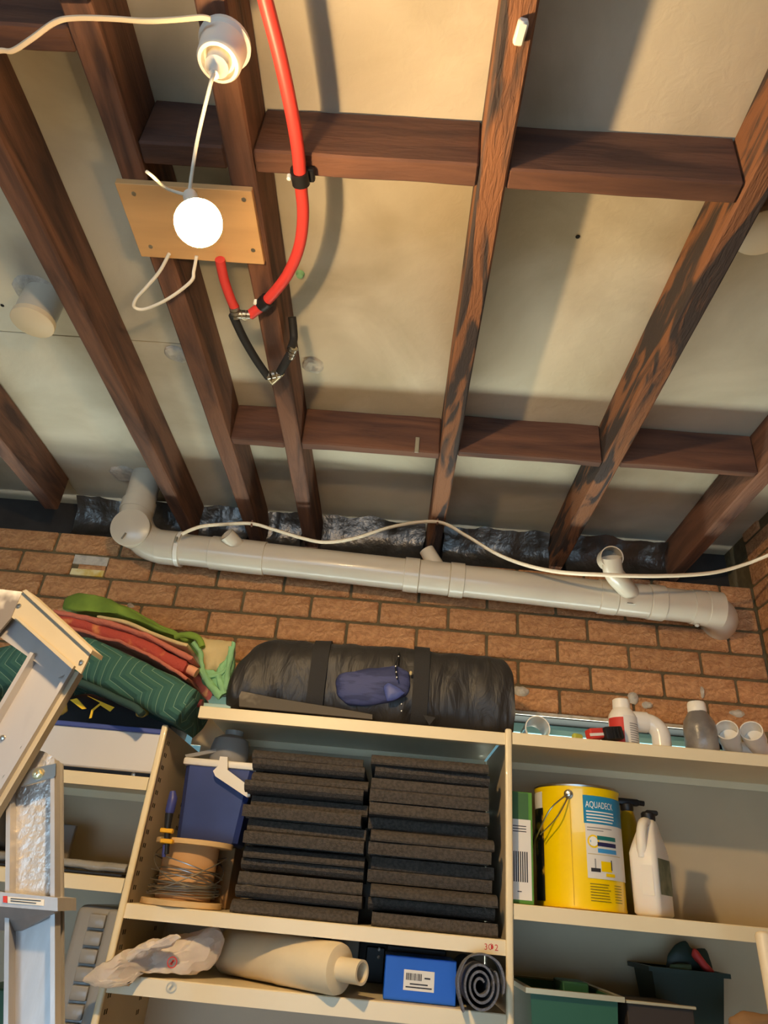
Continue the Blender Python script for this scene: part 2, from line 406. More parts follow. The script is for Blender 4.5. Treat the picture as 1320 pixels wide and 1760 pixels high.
# the knocked-out brick end with pale filling
z0 = ZL+4*CO
MB().bb(-1.185, -1.060, YW+.002, YW+.012, z0+.048, z0+.082).build('broken_mortar', M_patch, wall, noise_amp=.003, noise_f=60)
MB().bb(-1.160, -1.062, YW+.003, YW+.012, z0+.030, z0+.047).build('brick_sliver', M_brick, wall)
MB().bb(-1.180, -1.062, YW-.001, YW+.012, z0+.004, z0+.029).build('cream_filling', mat('cream_fill', (236, 222, 170), .9, rgb2=(214, 176, 70), vscale=22), wall, noise_amp=.002, noise_f=60)
for (px, py, w, h) in ((895, 1188, .030, .018), (1088, 1200, .018, .022), (1112, 1212, .018, .012), (1207, 1190, .006, .02), (1268, 1226, .026, .012), (225, 1041, .012, .008)):
    c = PY(px, py, YW-.003); mb = MB()
    mb.lathe([(.001, -.014), (.45, -.010), (.8, -.006), (1, .004)], (0, 0, 0), (0, 1, 0), 14)
    for v in mb.bm.verts:
        v.co = V((v.co.x*w, v.co.y, v.co.z*h))
        v.co += c
    mb.build('mortar_dab', M_patch, wall, noise_amp=.005, noise_f=55)
# window: dark reveal lining, frame, panes
win = struct(MB().bb(WX0, WX1, YW+.006, 2.350, ZL-.012, ZL-.001).build('window_1', M_frame, smooth=False))
MB().bb(WX0, WX1, YW-.004, YW+.008, ZL-.008, ZL+.002).build('lintel_bead', M_patch, win, noise_amp=.0015, noise_f=40)
for x0, x1, z0, z1 in ((WX0, WX1, 2.125, ZL-.012), (WX0, WX1, WZ0, WZ0+.04), (WX0, WX0+.04, WZ0, ZL-.01), (WX1-.04, WX1, WZ0, ZL-.01), (-.95, -.91, WZ0, ZL-.02), (.08, .12, WZ0, ZL-.02)):
    MB().bb(x0, x1, 2.33, 2.36, z0, z1, .002).build('window_frame', mat('frame_blue', (118, 158, 168), .9), win)
for x0, x1 in ((WX0+.04, -.95), (-.91, .08), (.12, WX1-.04)):
    MB().bb(x0, x1, 2.344, 2.348, WZ0+.04, 2.125).build('window_pane', M_glass, win)
struct(MB().bb(-4.5, 3.5, 3.95, 4.05, 0, 4.2).build('wall_backdrop', mat('backdrop_blue_grey', (40, 60, 66), .9, var=.1, vscale=2), smooth=False))  # added backdrop outside, tones down the sky seen through the panes
# foil sarking showing between the joists above the brickwork
for a, b in zip([-1.284, -.796, -.541, -.330, .134, .604], [-.848, -.593, -.382, .082, .552, .995]):
    mb = MB(); n = 14
    mb.loft([[V((a+.01+(b-a-.02)*i/n, 2.30+.03*math.sin(k), 2.70+.16*k/4)) for k in range(5)] for i in range(n+1)], close=False)
    mb.build('foil_sarking', M_foil, wall, noise_amp=.016, noise_f=14, ang=80)

# right wall with bricks near the corner, other walls
wr = MB().bb(XR+.008, XR+.12, YB, 2.45, 0, ZC+.01)
wallr = struct(wr.build('wall_right', M_mortar, smooth=False))
for r in range(-2, 9):
    z0 = ZL+r*CO+.005
    for k in range(6):
        b = YW-(0 if r % 2 else .12)-k*.24-.004
        if r % 2 == 0 and k == 0: brick(b+.01, YW-.002, z0, z0+.0755, parent=wallr, along='y', xw=XR)
        if z0+.0755 < ZC: brick(b-.230, b, z0, z0+.0755, parent=wallr, along='y', xw=XR)
struct(MB().bb(XL-.1, XL, YB, 2.5, 0, ZC+.01).build('wall_left', M_plain, smooth=False))
mb = MB(); mb.bb(XL, -2.6, YB-.1, YB, 0, ZC+.01); mb.bb(.9, XR+.1, YB-.1, YB, 0, ZC+.01); mb.bb(-2.6, .9, YB-.1, YB, 1.45, ZC+.01)
struct(mb.build('wall_front', M_plain, smooth=False))

# ================================================================== DRAIN PIPE along the wall
YP = 2.135
def pz(x): return 2.603-(x+.80)*.0345
dp = empty('drain_pipe', 'long grey PVC drain pipe along the brick wall under the joists, with three branch stubs', 'pipe', (0, YP, 2.5))
def pp(x, dy=0, dz=0): return V((x, YP+dy, pz(x)+dz))
MB().tube([pp(-.83), pp(1.0)], .0545, 32).build('pipe_run', M_pvc, dp)
def pxX(x): return PY(x, 960 + (x-400)*.1, YP).x
for a, b, r in ((362, 456, .0585), (694, 720, .0595), (720, 772, .0570), (772, 797, .0600), (1027, 1057, .0590), (1057, 1112, .0572), (1112, 1139, .0600), (1210, 1238, .0595), (272, 305, .0600)):
    MB().tube([pp(pxX(a)), pp(pxX(a)+.002), pp(pxX(b)-.002), pp(pxX(b))], [r-.003, r, r, r-.003], 32).build('pipe_socket', M_pvc, dp)
# left bend up into the riser, with a round access cap
xr_ = -.965; arc = []
for k in range(10):
    q = math.pi/2*k/9; arc.append(V((xr_+.135-.135*math.sin(q), YP, pz(-.83)+.135-.135*math.cos(q))))
MB().tube([pp(-.80)]+arc+[V((xr_, YP, 2.76))], .0585, 28).build('left_bend', M_pvc, dp)
MB().tube([V((xr_, YP, 2.73)), V((xr_, YP, ZC))], .0545, 28).build('riser', M_pvc, dp)
MB().tube([V((xr_, YP, 2.735)), V((xr_, YP, 2.775))], .060, 28).build('pipe_socket', M_pvc, dp)
cc = PY(223, 906, 2.055); ax = (cc-V((-.945, YP+.02, 2.655))).normalized()
cap = MB().tube([cc-ax*.085, cc-ax*.012, cc-ax*.003, cc], [.060, .066, .066, .062], 32).build('access_cap', M_pvc, dp)
for sgn in (1, -1):
    s_ = V((.35, 0, 1)).normalized()
    MB().box(cc+s_*.036*sgn, (.004, .004, .024), Matrix.Rotation(.35, 3, 'Y')).build('cap_rib', M_pvcin, cap)
# right bend into the wall
arc = []
for k in range(10):
    q = math.pi/2*k/9; arc.append(V((.995+.105*math.sin(q), YP+.105-.105*math.cos(q), pz(.995)-.012*k/9)))
MB().tube([pp(.97)]+arc+[V((1.10, YW+.03, pz(1.0)-.012))], .0585, 28).build('right_bend', M_pvc, dp)
# branch stubs
b0 = pp(pxX(425)); t0 = PY(389, 918, 2.06)
MB().tube([b0, t0-(t0-b0).normalized()*.001], .026, 20, (1, 0)).tube([t0-(t0-b0)*.25, t0], .0225, 20, (1, 0)).tube([t0-(t0-b0).normalized()*.0001, t0], [.0225, .026], 20, (0, 0)).build('branch_stub', M_pvc, dp)
b0 = pp(pxX(762)); t0 = PY(733, 945, 2.13)
MB().tube([b0, t0], [.030, .026], 20).build('branch_stub', M_pvc, dp)
b0 = pp(pxX(1092)); e0 = PY(1055, 985, 2.00); t0 = PY(1051, 958, 1.965)
pth = smooth_path([b0, (b0+e0)/2, e0, t0], 5)
MB().tube(pth, .031, 24, (1, 0)).build('branch_stub', M_pvc, dp)
d_ = V((-.05, -.85, -.22)).normalized()
MB().pipe([t0-d_*.045, t0+d_*.006], .0365, .0035, 28).build('branch_socket', M_pvc, dp)
MB().tube([t0-d_*.045, t0-d_*.043], .033, 24).build('branch_inner', M_pvcin, dp)
# hanging strap and bolt, sticker, drip of glue
x_ = pxX(309)
st = MB().tube([pp(x_-.007), pp(x_+.007)], .0625, 32).build('pipe_strap', M_pvcw, dp)
MB().box(pp(x_, -.066, .002), (.010, .012, .022), None, .002).build('strap_bolt', M_steel, st)
c = pp(pxX(1074), -.047, -.034)
q = Matrix.Rotation(-.95, 3, 'X')
sk = MB().box(c, (.026, .0015, .017), q).build('sticker', M_inkw, dp)
for k in range(6): MB().box(c+V((-.009+.0032*k, -.0009, .001)), (.0016 if k % 2 else .0024, .0012, .010), q).build('print_bar', M_ink, sk)
MB().box(PY(1198, 1074, 2.14), (.014, .014, .012), None, .003).build('glue_drip', M_patch, dp)

# cable over the pipe
cp = [(312, 918, 2.03), (345, 905, 2.03), (390, 901, 2.04), (433, 900, 2.045), (470, 910, 2.045), (520, 925, 2.045), (560, 932, 2.045), (610, 925, 2.045), (680, 904, 2.045), (752, 897, 2.045), (800, 920, 2.045), (850, 950, 2.05), (900, 970, 2.02), (960, 983, 1.98), (1040, 988, 1.93), (1130, 990, 1.95), (1220, 985, 1.98), (1280, 970, 1.96), (1330, 950, 1.90), (1380, 930, 1.85)]
cab = empty('power_cable', 'flat cream electrical cable looping over the grey drain pipe', 'cable', (0, 2.1, 2.6))
MB().tube(smooth_path([PY(*p) for p in cp], 6), .0090, 8, flat=.5).build('cable_sheath', M_cable, cab)
for p in ((433, 900), (752, 897)):
    c = PY(*p, 2.044); MB().box(c, (.006, .01, .022), None, .001).build('cable_staple', M_joist, cab)

# capped pipe stubs in the ceiling
for (px, py, zz, lab) in ((55, 556, 2.79, 'short capped PVC stub poking through the ceiling beside the leftmost joists'), (1312, 402, 2.80, 'capped PVC stub at the edge of the photo beyond the stained joist')):
    c = PZ(px, py, zz); t = empty('capped_pipe', lab, 'pipe', c)
    MB().tube([c+V((0, 0, .004)), V((c.x, c.y, ZC))], .050, 28).build('pipe_body', M_pvc, t)
    MB().tube([c, c+V((0, 0, .002)), c+V((0, 0, .016))], [.050, .053, .053], 28).build('pipe_cap', mat('pvc_cap', (226, 204, 168), .5), t)

# ================================================================== LAMP, CABLE, BOARD
board = empty('plywood_board', 'small plywood board screwed under two joists behind the glowing bulb', 'board', (-.47, .905, ZJ-.016))
MB().bb(-.600, -.338, .820, .990, ZJ-.016, ZJ-.001, .001).build('board_panel', M_ply, board, smooth=False)
for px, py in ((230, 333), (419, 343), (259, 424), (435, 430)):
    c = PZ(px, py, ZJ-.0165); MB().lathe([(.001, -.001), (.0045, -.001), (.0045, .001)], c, seg=12).build('screw', M_steel, board)
hold = PZ(372, 70, ZJ-.002)
lp = empty('pendant_lamp', 'glowing round bulb on a cord from a white ceiling rose', 'lamp', hold)
hb = PZ(388, 72, ZJ-.006)
ax = V((-.02, .05, -1)).normalized()
MB().lathe([(.040, 0), (.041, .008), (.036, .012), (.034, .050), (.031, .056), (.026, .057), (.024, .045)], hb, ax, 32).build('rose', M_white, lp)
MB().lathe([(.019, .040), (.018, .066), (.010, .074), (.008, .086), (.0055, .088)], hb, ax, 24).build('cord_grip', M_white, lp)
nose = hb+ax*.088
BC = PZ(341, 383, 2.440); neck = PZ(327, 337, 2.528)
bax = (BC-neck).normalized()
MB().tube(smooth_path([nose-ax*.004, nose+ax*.02, nose.lerp(neck, .55)+V((-.004, -.004, 0)), neck-bax*.012, neck+bax*.01], 8), .0030, 8).build('cord', M_wirew, lp)
MB().lathe([(.006, -.004), (.0115, 0), (.0115, .034), (.012, .040)], neck, bax, 24).build('bulb_base', M_white, lp)
prof = [(.0345*math.sin(q), -.0345*math.cos(q)*.92) for q in (math.pi*(.475+.525*k/12) for k in range(12))]+[(.0006, .0318)]
MB().lathe([(.0115, -.062), (.014, -.056), (.022, -.034), (.030, -.016), (.0346, -.0036), (.0342, -.0028)], BC, bax, 28).build('bulb_housing', M_white, lp)
MB().lathe(prof, BC, bax, 28).build('bulb_globe', M_bulb, lp)
# loose wire hook through the board
wh = empty('wire_hook', 'bent white wire loop hanging from the edge of the plywood board', 'wire', PZ(285, 480, 2.70))
MB().tube(smooth_path([PZ(252, 295, 2.51), PZ(262, 303, 2.505), PZ(283, 322, 2.515), PZ(302, 330, 2.52), PZ(326, 336, 2.522)], 6), .0026, 8).build('neck_wire', M_wirew, lp)
MB().tube(smooth_path([PZ(291, 436, 2.730), PZ(274, 467, 2.72), PZ(252, 493, 2.71), PZ(234, 513, 2.705), PZ(231, 528, 2.70), PZ(250, 531, 2.70), PZ(290, 513, 2.70), PZ(328, 484, 2.705), PZ(333, 466, 2.715), PZ(338, 440, 2.730)], 6), .0036, 8).build('lower_loop', M_wirew, wh)
# lighting cable arriving at the rose
lc = [(-40, 96, 2.70), (0, 87, 2.70), (22, 87, 2.70), (55, 66, 2.705), (95, 38, 2.715), (130, 31, 2.72), (190, 32, 2.72), (250, 36, 2.715), (300, 34, 2.715), (345, 30, 2.715), (362, 33, 2.715)]
MB().tube(smooth_path([PZ(*p) for p in lc], 6), .0042, 8, flat=.6).build('lighting_cable', M_cable, None, loc=PZ(190, 32, 2.72))
tag(bpy.data.objects['lighting_cable'], 'thin cream cable running along under the joists into the white ceiling rose', 'cable')

# ================================================================== HOSE with fittings
hz = empty('air_hose', 'bright red hose looping under the joists with black tail and metal fittings', 'hose', PZ(500, 480, 2.70))
zh = ZJ-.018
MB().tube(smooth_path([PZ(x, y, zh) for x, y in ((447, -40), (456, 0), (478, 85), (497, 170), (511, 250), (517, 318), (521, 370), (514, 425), (493, 474), (463, 512), (446, 529))], 6)+[PZ(430, 541, zh-.006)], .0118, 14).build('red_length', M_red, hz)
MB().tube(smooth_path([PZ(378, 446, ZJ-.03), PZ(385, 480, ZJ-.03), PZ(397, 515, ZJ-.03), PZ(404, 529, ZJ-.03)], 5), .0105, 14).build('red_length', M_red, hz)
MB().tube(smooth_path([PZ(400, 541, ZJ-.035), PZ(418, 580, ZJ-.035), PZ(440, 618, ZJ-.035), PZ(461, 648, ZJ-.035)], 6), .0098, 12).build('black_length', M_rub, hz)
MB().tube(smooth_path([PZ(481, 640, ZJ-.03), PZ(490, 624, ZJ-.03), PZ(500, 606, ZJ-.02)], 6), .0105, 12).build('black_length', M_rub, hz)
MB().tube(smooth_path([PZ(500, 600, ZJ-.018), PZ(505, 580, ZJ+.02), PZ(502, 545, ZJ+.05)], 6), .0100, 12).build('black_length', M_rub, hz)
def fitting(pts, r):
    mb = MB().tube([PZ(*p) for p in pts], r, 12)
    f = mb.build('hose_fitting', M_brass, hz)
    p0, p1 = PZ(*pts[0]), PZ(*pts[-1])
    for k in (.15, .5, .85):
        c = p0.lerp(p1, k); d = (p1-p0).normalized()*.004
        MB().tube([c-d, c+d], r*1.35, 12).build('ferrule', M_steel, f)
fitting([(429, 541, zh-.008), (421, 546, ZJ-.030), (408, 540, ZJ-.033)], .0075)
fitting([(402, 526, ZJ-.031), (406, 545, ZJ-.034)], .0085)
fitting([(459, 646, ZJ-.035), (468, 657, ZJ-.036), (484, 641, ZJ-.031)], .008)
fitting([(498, 614, ZJ-.024), (505, 598, ZJ-.016)], .0085)
for (px, py, d) in ((516, 306, V((.05, 1, 0))), (455, 520, V((-.7, .8, 0)))):
    c = PZ(px, py, zh); d = d.normalized()*.012
    k = MB().tube([c-d, c+d], .0165, 16).build('hose_clamp', M_black, hz)
    s_ = c+V((-.020, -.002, -.004)); MB().lathe([(.001, -.005), (.004, -.004), (.0045, .006)], s_, (0, 0, 1), 12).build('clamp_screw', M_inkw, k)
MB().box(PZ(517, 306, zh)+V((.002, 0, .012)), (.044, .026, .014), None, .003).build('clamp_saddle', M_black, hz)

# ================================================================== STEEL SHELVING
YF = 1.80; YBK = 2.195
X_L, X_C = -.575, .303
ZT, Z2, Z3 = 2.002, 1.549, 1.414          # centre bay
RT_, R2, R3 = 2.005, 1.622, 1.235         # right bay
LT, L2, L3 = PY(180, 1329, YF).z, PY(165, 1505, YF).z, 1.10   # left bay
def shelf(x0, x1, z, parent, y0=YF, lip=.030, y1=YBK-.004):
    prof = [(y0, z-lip), (y0, z-.002), (y0+.002, z), (y1, z), (y1, z-.022), (y1-.002, z-.022), (y1-.002, z-.002), (y0+.002, z-.002), (y0+.002, z-lip+.002), (y0+.016, z-lip+.002), (y0+.016, z-lip)]
    return MB().loft([[V((x, y, zz)) for y, zz in prof] for x in (x0, x1)]).build('shelf', M_shelf, parent, ang=20)
def upright(x, z1, parent, w=.016):
    u = MB().bb(x-.001, x+.001, YF+.006, YBK, 0, min(z1, 1.999)).build('upright', M_panel, parent, smooth=False)
    MB().bb(x-w/2, x+w/2, YF-.006, YF+.006, 0, z1, .005, 3).build('front_post', M_shelf, u, ang=60)
    s = MB()
    for k in range(int((z1-1.3)/.03)):
        for y in (YF+.045, YF+.058, YF+.30, YF+.313):
            s.box((x+.0012, y, 1.31+k*.03), (.001, .005, .010))
    s.build('slot_row', M_hole, u, smooth=False)['kind'] = 'stuff'
    return u
cu = empty('shelving_unit', 'cream steel shelving bay in the middle, loaded with stacked black foam', 'shelf', (-.14, 2.0, 0))
upright(X_L, 1.946, cu); upright(X_C, 2.012, cu, .017)
shelf(-.497, X_C-.008, ZT, cu); shelf(X_L+.008, X_C-.008, Z2, cu); shelf(X_L+.008, X_C-.008, Z3, cu, lip=.034); shelf(X_L+.008, X_C-.008, .95, cu)
MB().bb(X_L-.0028, X_C-.032, YBK-.002, YBK, .3, ZT-.004).build('back_panel', M_panel, cu, smooth=False)
MB().bb(-.61, -.455, YBK+.001, YBK+.003, 1.97, 2.10).build('sky_blocker', M_panel, cu, smooth=False)  # added piece, blocks the window sky showing above the back panel
hz_ = sorted(PY(848, y, YBK).z for y in (1322, 1351, 1397)); lo_ = .3; mb = MB()
for z in hz_: mb.bb(X_C-.032, X_C-.002, YBK-.002, YBK, lo_, z-.005); mb.bb(X_C-.032, X_C-.021, YBK-.002, YBK, z-.005, z+.005); mb.bb(X_C-.010, X_C-.002, YBK-.002, YBK, z-.005, z+.005); lo_ = z+.005
mb.bb(X_C-.032, X_C-.002, YBK-.002, YBK, lo_, ZT-.004); mb.build('back_edge_strip', M_panel, cu, smooth=False)
# felt-pen mark on the shelf lip
c = PY(832, 1622, YF-.001)
bm = textmesh('3\u03a62', .017); bmesh.ops.rotate(bm, matrix=Matrix.Rotation(math.pi/2, 3, 'X'), verts=bm.verts); bmesh.ops.translate(bm, vec=(c.x, YF-.0006, Z2-.022), verts=bm.verts)
mb = MB(); mb.add(bm); mb.build('pen_mark', M_inkr, cu, smooth=False)
ru = empty('shelving_unit', 'cream steel shelving bay on the right carrying the yellow drum', 'shelf', (.76, 2.0, 0))
shelf(X_C+.010, 1.20, RT_, ru); shelf(X_C+.010, 1.20, R2, ru, lip=.031); shelf(X_C+.010, 1.20, R3, ru)
upright(1.21, 2.012, ru)
MB().bb(X_C+.004, 1.205, YBK-.002, YBK, .3, RT_-.004).build('back_panel', M_panel, ru, smooth=False)
lu = empty('shelving_unit', 'steel shelving bay behind the ladder under the folded blankets', 'shelf', (-1.03, 2.0, 0))
shelf(-1.46, X_L-.010, LT, lu); shelf(-1.46, X_L-.010, L2, lu); shelf(-1.46, X_L-.010, L3, lu)
upright(-1.47, 1.966, lu)
MB().bb(-1.465, X_L-.003, YBK-.002, YBK, .3, LT+.10).build('back_panel', M_panel, lu, smooth=False)

# ================================================================== FOAM TILE STACKS
def foam_mesh(wedge, ph=0):
    mb = MB(); t = .0135; h = .0135; n = 6; prof = [(0, 0)]
    prof = [(.003, 0), (0, .004), (.001, t)]
    for k in range(n):
        y = .30*k/n; prof += [(y+.005, t+h), (y+.30/n-.004, t+.002)] if wedge else [(y+.012, t+h*.7), (y+.030, t+h), (y+.30/n-.002, t)]
    prof += [(.30, t), (.30, 0)]
    nx = 12; mb.loft([[V((-.15+.30*i/nx, y+.0008*math.sin(i*1.3+ph*2), z)) for y, z in prof] for i in range(nx+1)])
    bmesh.ops.recalc_face_normals(mb.bm, faces=mb.bm.faces[:])
    me = bpy.data.meshes.new('foam_tile'); mb.bm.to_mesh(me); mb.bm.free(); me.materials.append(M_foam); return me
FM = [foam_mesh(k % 2 == 0, k*1.1) for k in range(6)]
ORD = ['topmost', 'second', 'third', 'fourth', 'fifth', 'sixth', 'seventh', 'eighth', 'ninth', 'tenth', 'eleventh', 'twelfth', 'thirteenth', 'lowest']
def foam_stack(px0, px1, ntop, n, where, group):
    """px0/px1: bottom and top centre of the stack in the photo (x), ntop: photo row of the top"""
    zt = PY(px1, ntop, 1.85).z; step = (zt-Z2-.002)/n
    xb = PY(px0, 1585, 1.84).x; xt = PY(px1, ntop, 1.84).x
    for k in range(n):
        o = bpy.data.objects.new('foam_tile', FM[R.randrange(6)]); col.objects.link(o)
        f = k/(n-1); z = Z2+.0015+k*step
        flip = k % 2 == 1
        o.location = (xb+(xt-xb)*f+R.uniform(-.007, .007), 1.822+R.choice((0, .004, .012, .03, .05))+R.uniform(0, .012), z+(step*.95 if flip else 0))
        o.rotation_euler = (0, math.pi if flip else 0, R.uniform(-.03, .03)); o.scale = (1+R.uniform(-.03, .01), 1, step*.92/.027)
        nm = 'lowest' if k == 0 else ORD[n-1-k]+(' from the top' if k < n-1 else '')
        tag(o, f'{nm} black foam tile in the stack {where}', 'foam tile', group)
foam_stack(508, 532, 1288, 13, 'next to the blue cooler', 'foam tiles stacked next to the cooler')
foam_stack(742, 742, 1303, 13, 'against the middle upright', 'foam tiles stacked against the upright')

# ================================================================== COOLER, BOX, SPOOL, CLAMP
bx = MB().bb(-.505, -.378, 1.992, 2.185, Z2+.001, 1.690, .002).build('cardboard_box', M_card, None, loc=(-.44, 2.06, Z2+.001)); tag(bx, 'brown cardboard box behind the wire spool, under the blue cooler', 'box')
zc0 = 1.691
ck = empty('cooler_box', 'small blue cooler jug with grey lid and white handle above the wire spool', 'cooler', (-.43, 2.0, zc0))
x0, x1 = PY(300, 1400, 1.93).x, PY(424, 1400, 1.93).x; zr = PY(360, 1318, 1.93).z
mb = MB().loft([[V((cx, cy, z)) for cx, cy in ((x0+g, 1.942+g*.4), (x0+g+.012, 1.93+g*.4), (x1-g-.012, 1.93+g*.4), (x1-g, 1.942+g*.4), (x1-g, 2.046), (x1-g-.012, 2.058), (x0+g+.012, 2.058), (x0+g, 2.046))] for z, g in ((zc0, .020), (zc0+.006, .014), (zr-.01, .001), (zr, 0))])
mb.build('cooler_body', M_bluec, ck)
MB().bb(x0-.006, x1+.006, 1.922, 2.064, zr, zr+.019, .005, 2).build('cooler_rim', M_white, ck)
hp = [(378, 1300), (391, 1301), (391, 1323), (428, 1351), (430, 1369), (424, 1370), (370, 1334), (366, 1325), (375, 1316)]
MB().prism([PY(a, b, 1.905) for a, b in hp], (0, .014, 0)).build('cooler_handle', M_white, ck, smooth=False)
MB().prism([PY(a, b, 1.94) for a, b in ((318, 1297), (384, 1284), (389, 1289), (320, 1303))], (0, .008, 0)).build('lid_strap', M_grey, ck, smooth=False)
gp = PY(394, 1296, 1.985); gz = zr+.018; gh = min(ZT-.036, PY(394, 1262, 1.985).z)-gz
MB().lathe([(.050, 0), (.053, .004), (.053, gh*.55), (.047, gh*.86), (.030, gh)], (gp.x, 1.985, gz), seg=28).build('cooler_lid', M_grey, ck)
MB().lathe([(.024, gh-.004), (.026, gh+.014), (.022, gh+.014), (.020, gh-.002)], (gp.x+.004, 1.985, gz), seg=20).build('lid_spout', M_grey, ck)
# wire spool
sx = PY(322, 1500, 1.885).x; sp = empty('wire_spool', 'wooden spool wound with loose steel wire at the shelf edge', 'spool', (sx, 1.885, Z2))
MB().lathe([(.094, .001), (.096, .002), (.096, .013), (.094, .014)], (sx, 1.888, Z2), seg=36).build('lower_disc', M_wood, sp)
zt_ = PY(335, 1452, 1.80).z
MB().lathe([(.092, 0), (.094, .001), (.094, .011), (.092, .012)], (sx+.004, 1.888, zt_), seg=36).build('upper_disc', M_wood, sp)
MB().lathe([(.066, Z2+.012), (.066, zt_+.002)], (sx, 1.888, 0), seg=32).build('spool_core', M_core, sp)
for k in range(22):
    tilt = R.uniform(-.10, .10) if k < 15 else R.uniform(-.55, .55); zz = Z2+.024+.002*k if k < 15 else R.uniform(Z2+.06, zt_-.04); ph = R.uniform(0, 6.28); rr = .069+R.uniform(0, .018)
    pts = []
    for i in range(33):
        q = 2*math.pi*i/32; h = zz+tilt*rr*math.sin(q+ph); h = min(max(h, Z2+.017), zt_-.004)
        pts.append(V((sx+rr*math.cos(q), 1.888+rr*math.sin(q), h)))
    MB().tube(pts, .0014, 5, (0, 0)).build('wire_turn', M_wires, sp)
# clamp on the spool rim
cq = lambda x, y, Y=1.792: PY(x, y, Y)
cl = empty('bar_clamp', 'blue and yellow bar clamp hooked on the spool rim', 'clamp', cq(292, 1470))
MB().tube([cq(297, 1360), cq(297, 1372), cq(292, 1394), cq(291, 1400)], [.007, .0115, .0115, .008], 12).build('grip', M_clampb, cl)
MB().tube([cq(291, 1398), cq(288, 1420), cq(286, 1468)], [.010, .008, .006], 10).build('clamp_bar', M_black, cl)
for y in (1428, 1446): MB().box(cq(287, y), (.030, .018, .010), None, .002).build('jaw_pad', M_yel, cl)
MB().tube([cq(284, 1452), cq(281, 1473)], [.006, .0045], 10).build('lower_grip', M_clampb, cl)

# ================================================================== MIDDLE LOWER SHELF
# plastic bag
ol = [(160, 1683), (184, 1656), (215, 1642), (262, 1618), (310, 1608), (330, 1602), (362, 1596), (384, 1604), (388, 1620), (374, 1646), (352, 1668), (330, 1680), (297, 1692), (270, 1695), (225, 1690), (185, 1690)]
bg = empty('plastic_bag', 'crumpled white plastic bag with a red round mark lying over the shelf edge', 'bag', PY(280, 1690, 1.80))
mb = puff([PY(a, b, 1.80+.0006*max(0, a-230)) for a, b in ol], (0, 1, .25), .036, .05, 9, 90, .010, 26)
for v in mb.bm.verts:
    t_ = min(1, max(0, (X_L+.09-v.co.x)/.05)); v.co.y += (1.742+(v.co.y-1.80)*.4-v.co.y)*t_
    if v.co.y > YF-.030: v.co.z = max(v.co.z, Z3+.005+.004*noise.noise(v.co*40)+.004)
mb.build('bag_body', M_pbag, bg, ang=14)
mb = puff([PY(a, b, 1.765) for a, b in ((186, 1656), (230, 1632), (262, 1616), (300, 1608), (312, 1612), (300, 1622), (255, 1640), (205, 1660))], (0, 1, 0), .012, .02, 6, 60, .007, 45); mb.build('bag_fold', M_pbag, bg, ang=14)
c = PY(296, 1654, 1.745)
mk = MB().lathe([(.0086, 0), (.0086, .001), (.0108, .001), (.0108, 0)], c, (.0, -1, -.12), 28, (0, 0)).build('red_ring', M_inkr, bg)
MB().box(c, (.011, .001, .0035), Matrix.Rotation(-.7, 3, 'Y')).box(c, (.0035, .001, .010), Matrix.Rotation(.2, 3, 'Y')).build('red_mark', M_inkr, bg)
# stretch film roll
A = PY(392, 1640, 1.99); B = PY(585, 1676, 1.785); A.z = B.z = Z3+.0515; ax = (B-A).normalized()
fr = empty('film_roll', 'big roll of stretch film on a core, poking out over the shelf edge', 'roll', (A+B)/2-V((0, 0, .06)))
MB().tube([A, A+ax*.003, A.lerp(B, .5), A.lerp(B, .53), A.lerp(B, .56), B-ax*.012, B-ax*.003, B], [.046, .0485, .0485, .0505, .0495, .0495, .047, .040], 36).build('film_winding', M_film, fr)
MB().pipe([B-ax*.01, B+ax*.058], .0235, .005, 28).build('film_core', M_film, fr)
# black brackets at the back
def bracket(px, py0, py1, w, lab):
    a = PY(px, py0, 2.17); o = empty('black_bracket', lab, 'bracket', (a.x, 2.17, Z3+.001))
    MB().bb(a.x-w/2, a.x+w/2, 2.165, 2.185, Z3+.001, a.z, .004, 2).build('bracket_plate', M_black, o)
    MB().bb(a.x-w*.28, a.x+w*.28, 2.150, 2.168, Z3+.001, a.z-.03, .003).build('bracket_rib', M_black, o)
    for k in range(2): MB().lathe([(.0045, -.004), (.0045, .003), (.001, .004)], (a.x+w*.1, 2.148, a.z-.035-.017*k), (0, -1, 0), 12).build('bracket_bolt', M_steel, o)
bracket(555, 1600, 1650, .050, 'narrow black bracket standing behind the film roll')
bracket(648, 1604, 1700, .090, 'wide black ribbed bracket with two bolts behind the blue box')
# blue carton
x0, x1 = PY(660, 1690, 1.83).x, PY(784, 1690, 1.83).x; zb = PY(720, 1646, 1.83).z
bb_ = empty('blue_carton', 'bright blue cardboard carton with a white barcode label', 'box', ((x0+x1)/2, 1.9, Z3+.001))
MB().bb(x0, x1, 1.83, 1.965, Z3+.001, zb, .0015).build('carton_body', M_box, bb_, smooth=False)
MB().bb(x0+.004, x1-.012, 1.966, 2.05, Z3+.001, zb+.012, .002).build('carton_lid_flap', M_black, bb_, smooth=False)
lx, lz = PY(720, 1686, 1.829).x, PY(720, 1686, 1.829).z
lb = MB().bb(lx-.034, lx+.034, 1.8288, 1.8296, lz-.019, lz+.019).build('carton_label', M_lwhite, bb_, smooth=False)
mb = MB(); x = lx-.029
while x < lx+.004:
    w = R.choice((.0008, .0014, .002)); mb.bb(x, x+w, 1.8284, 1.8289, lz+.000, lz+.013); x += w+R.choice((.0008, .0012))
mb.bb(lx+.012, lx+.025, 1.8284, 1.8289, lz+.004, lz+.007); mb.bb(lx-.020, lx+.020, 1.8284, 1.8289, lz-.008, lz-.0055); mb.bb(lx-.029, lx+.029, 1.8284, 1.8289, lz-.014, lz-.0115)
mb.build('label_print', M_ink, lb, smooth=False)
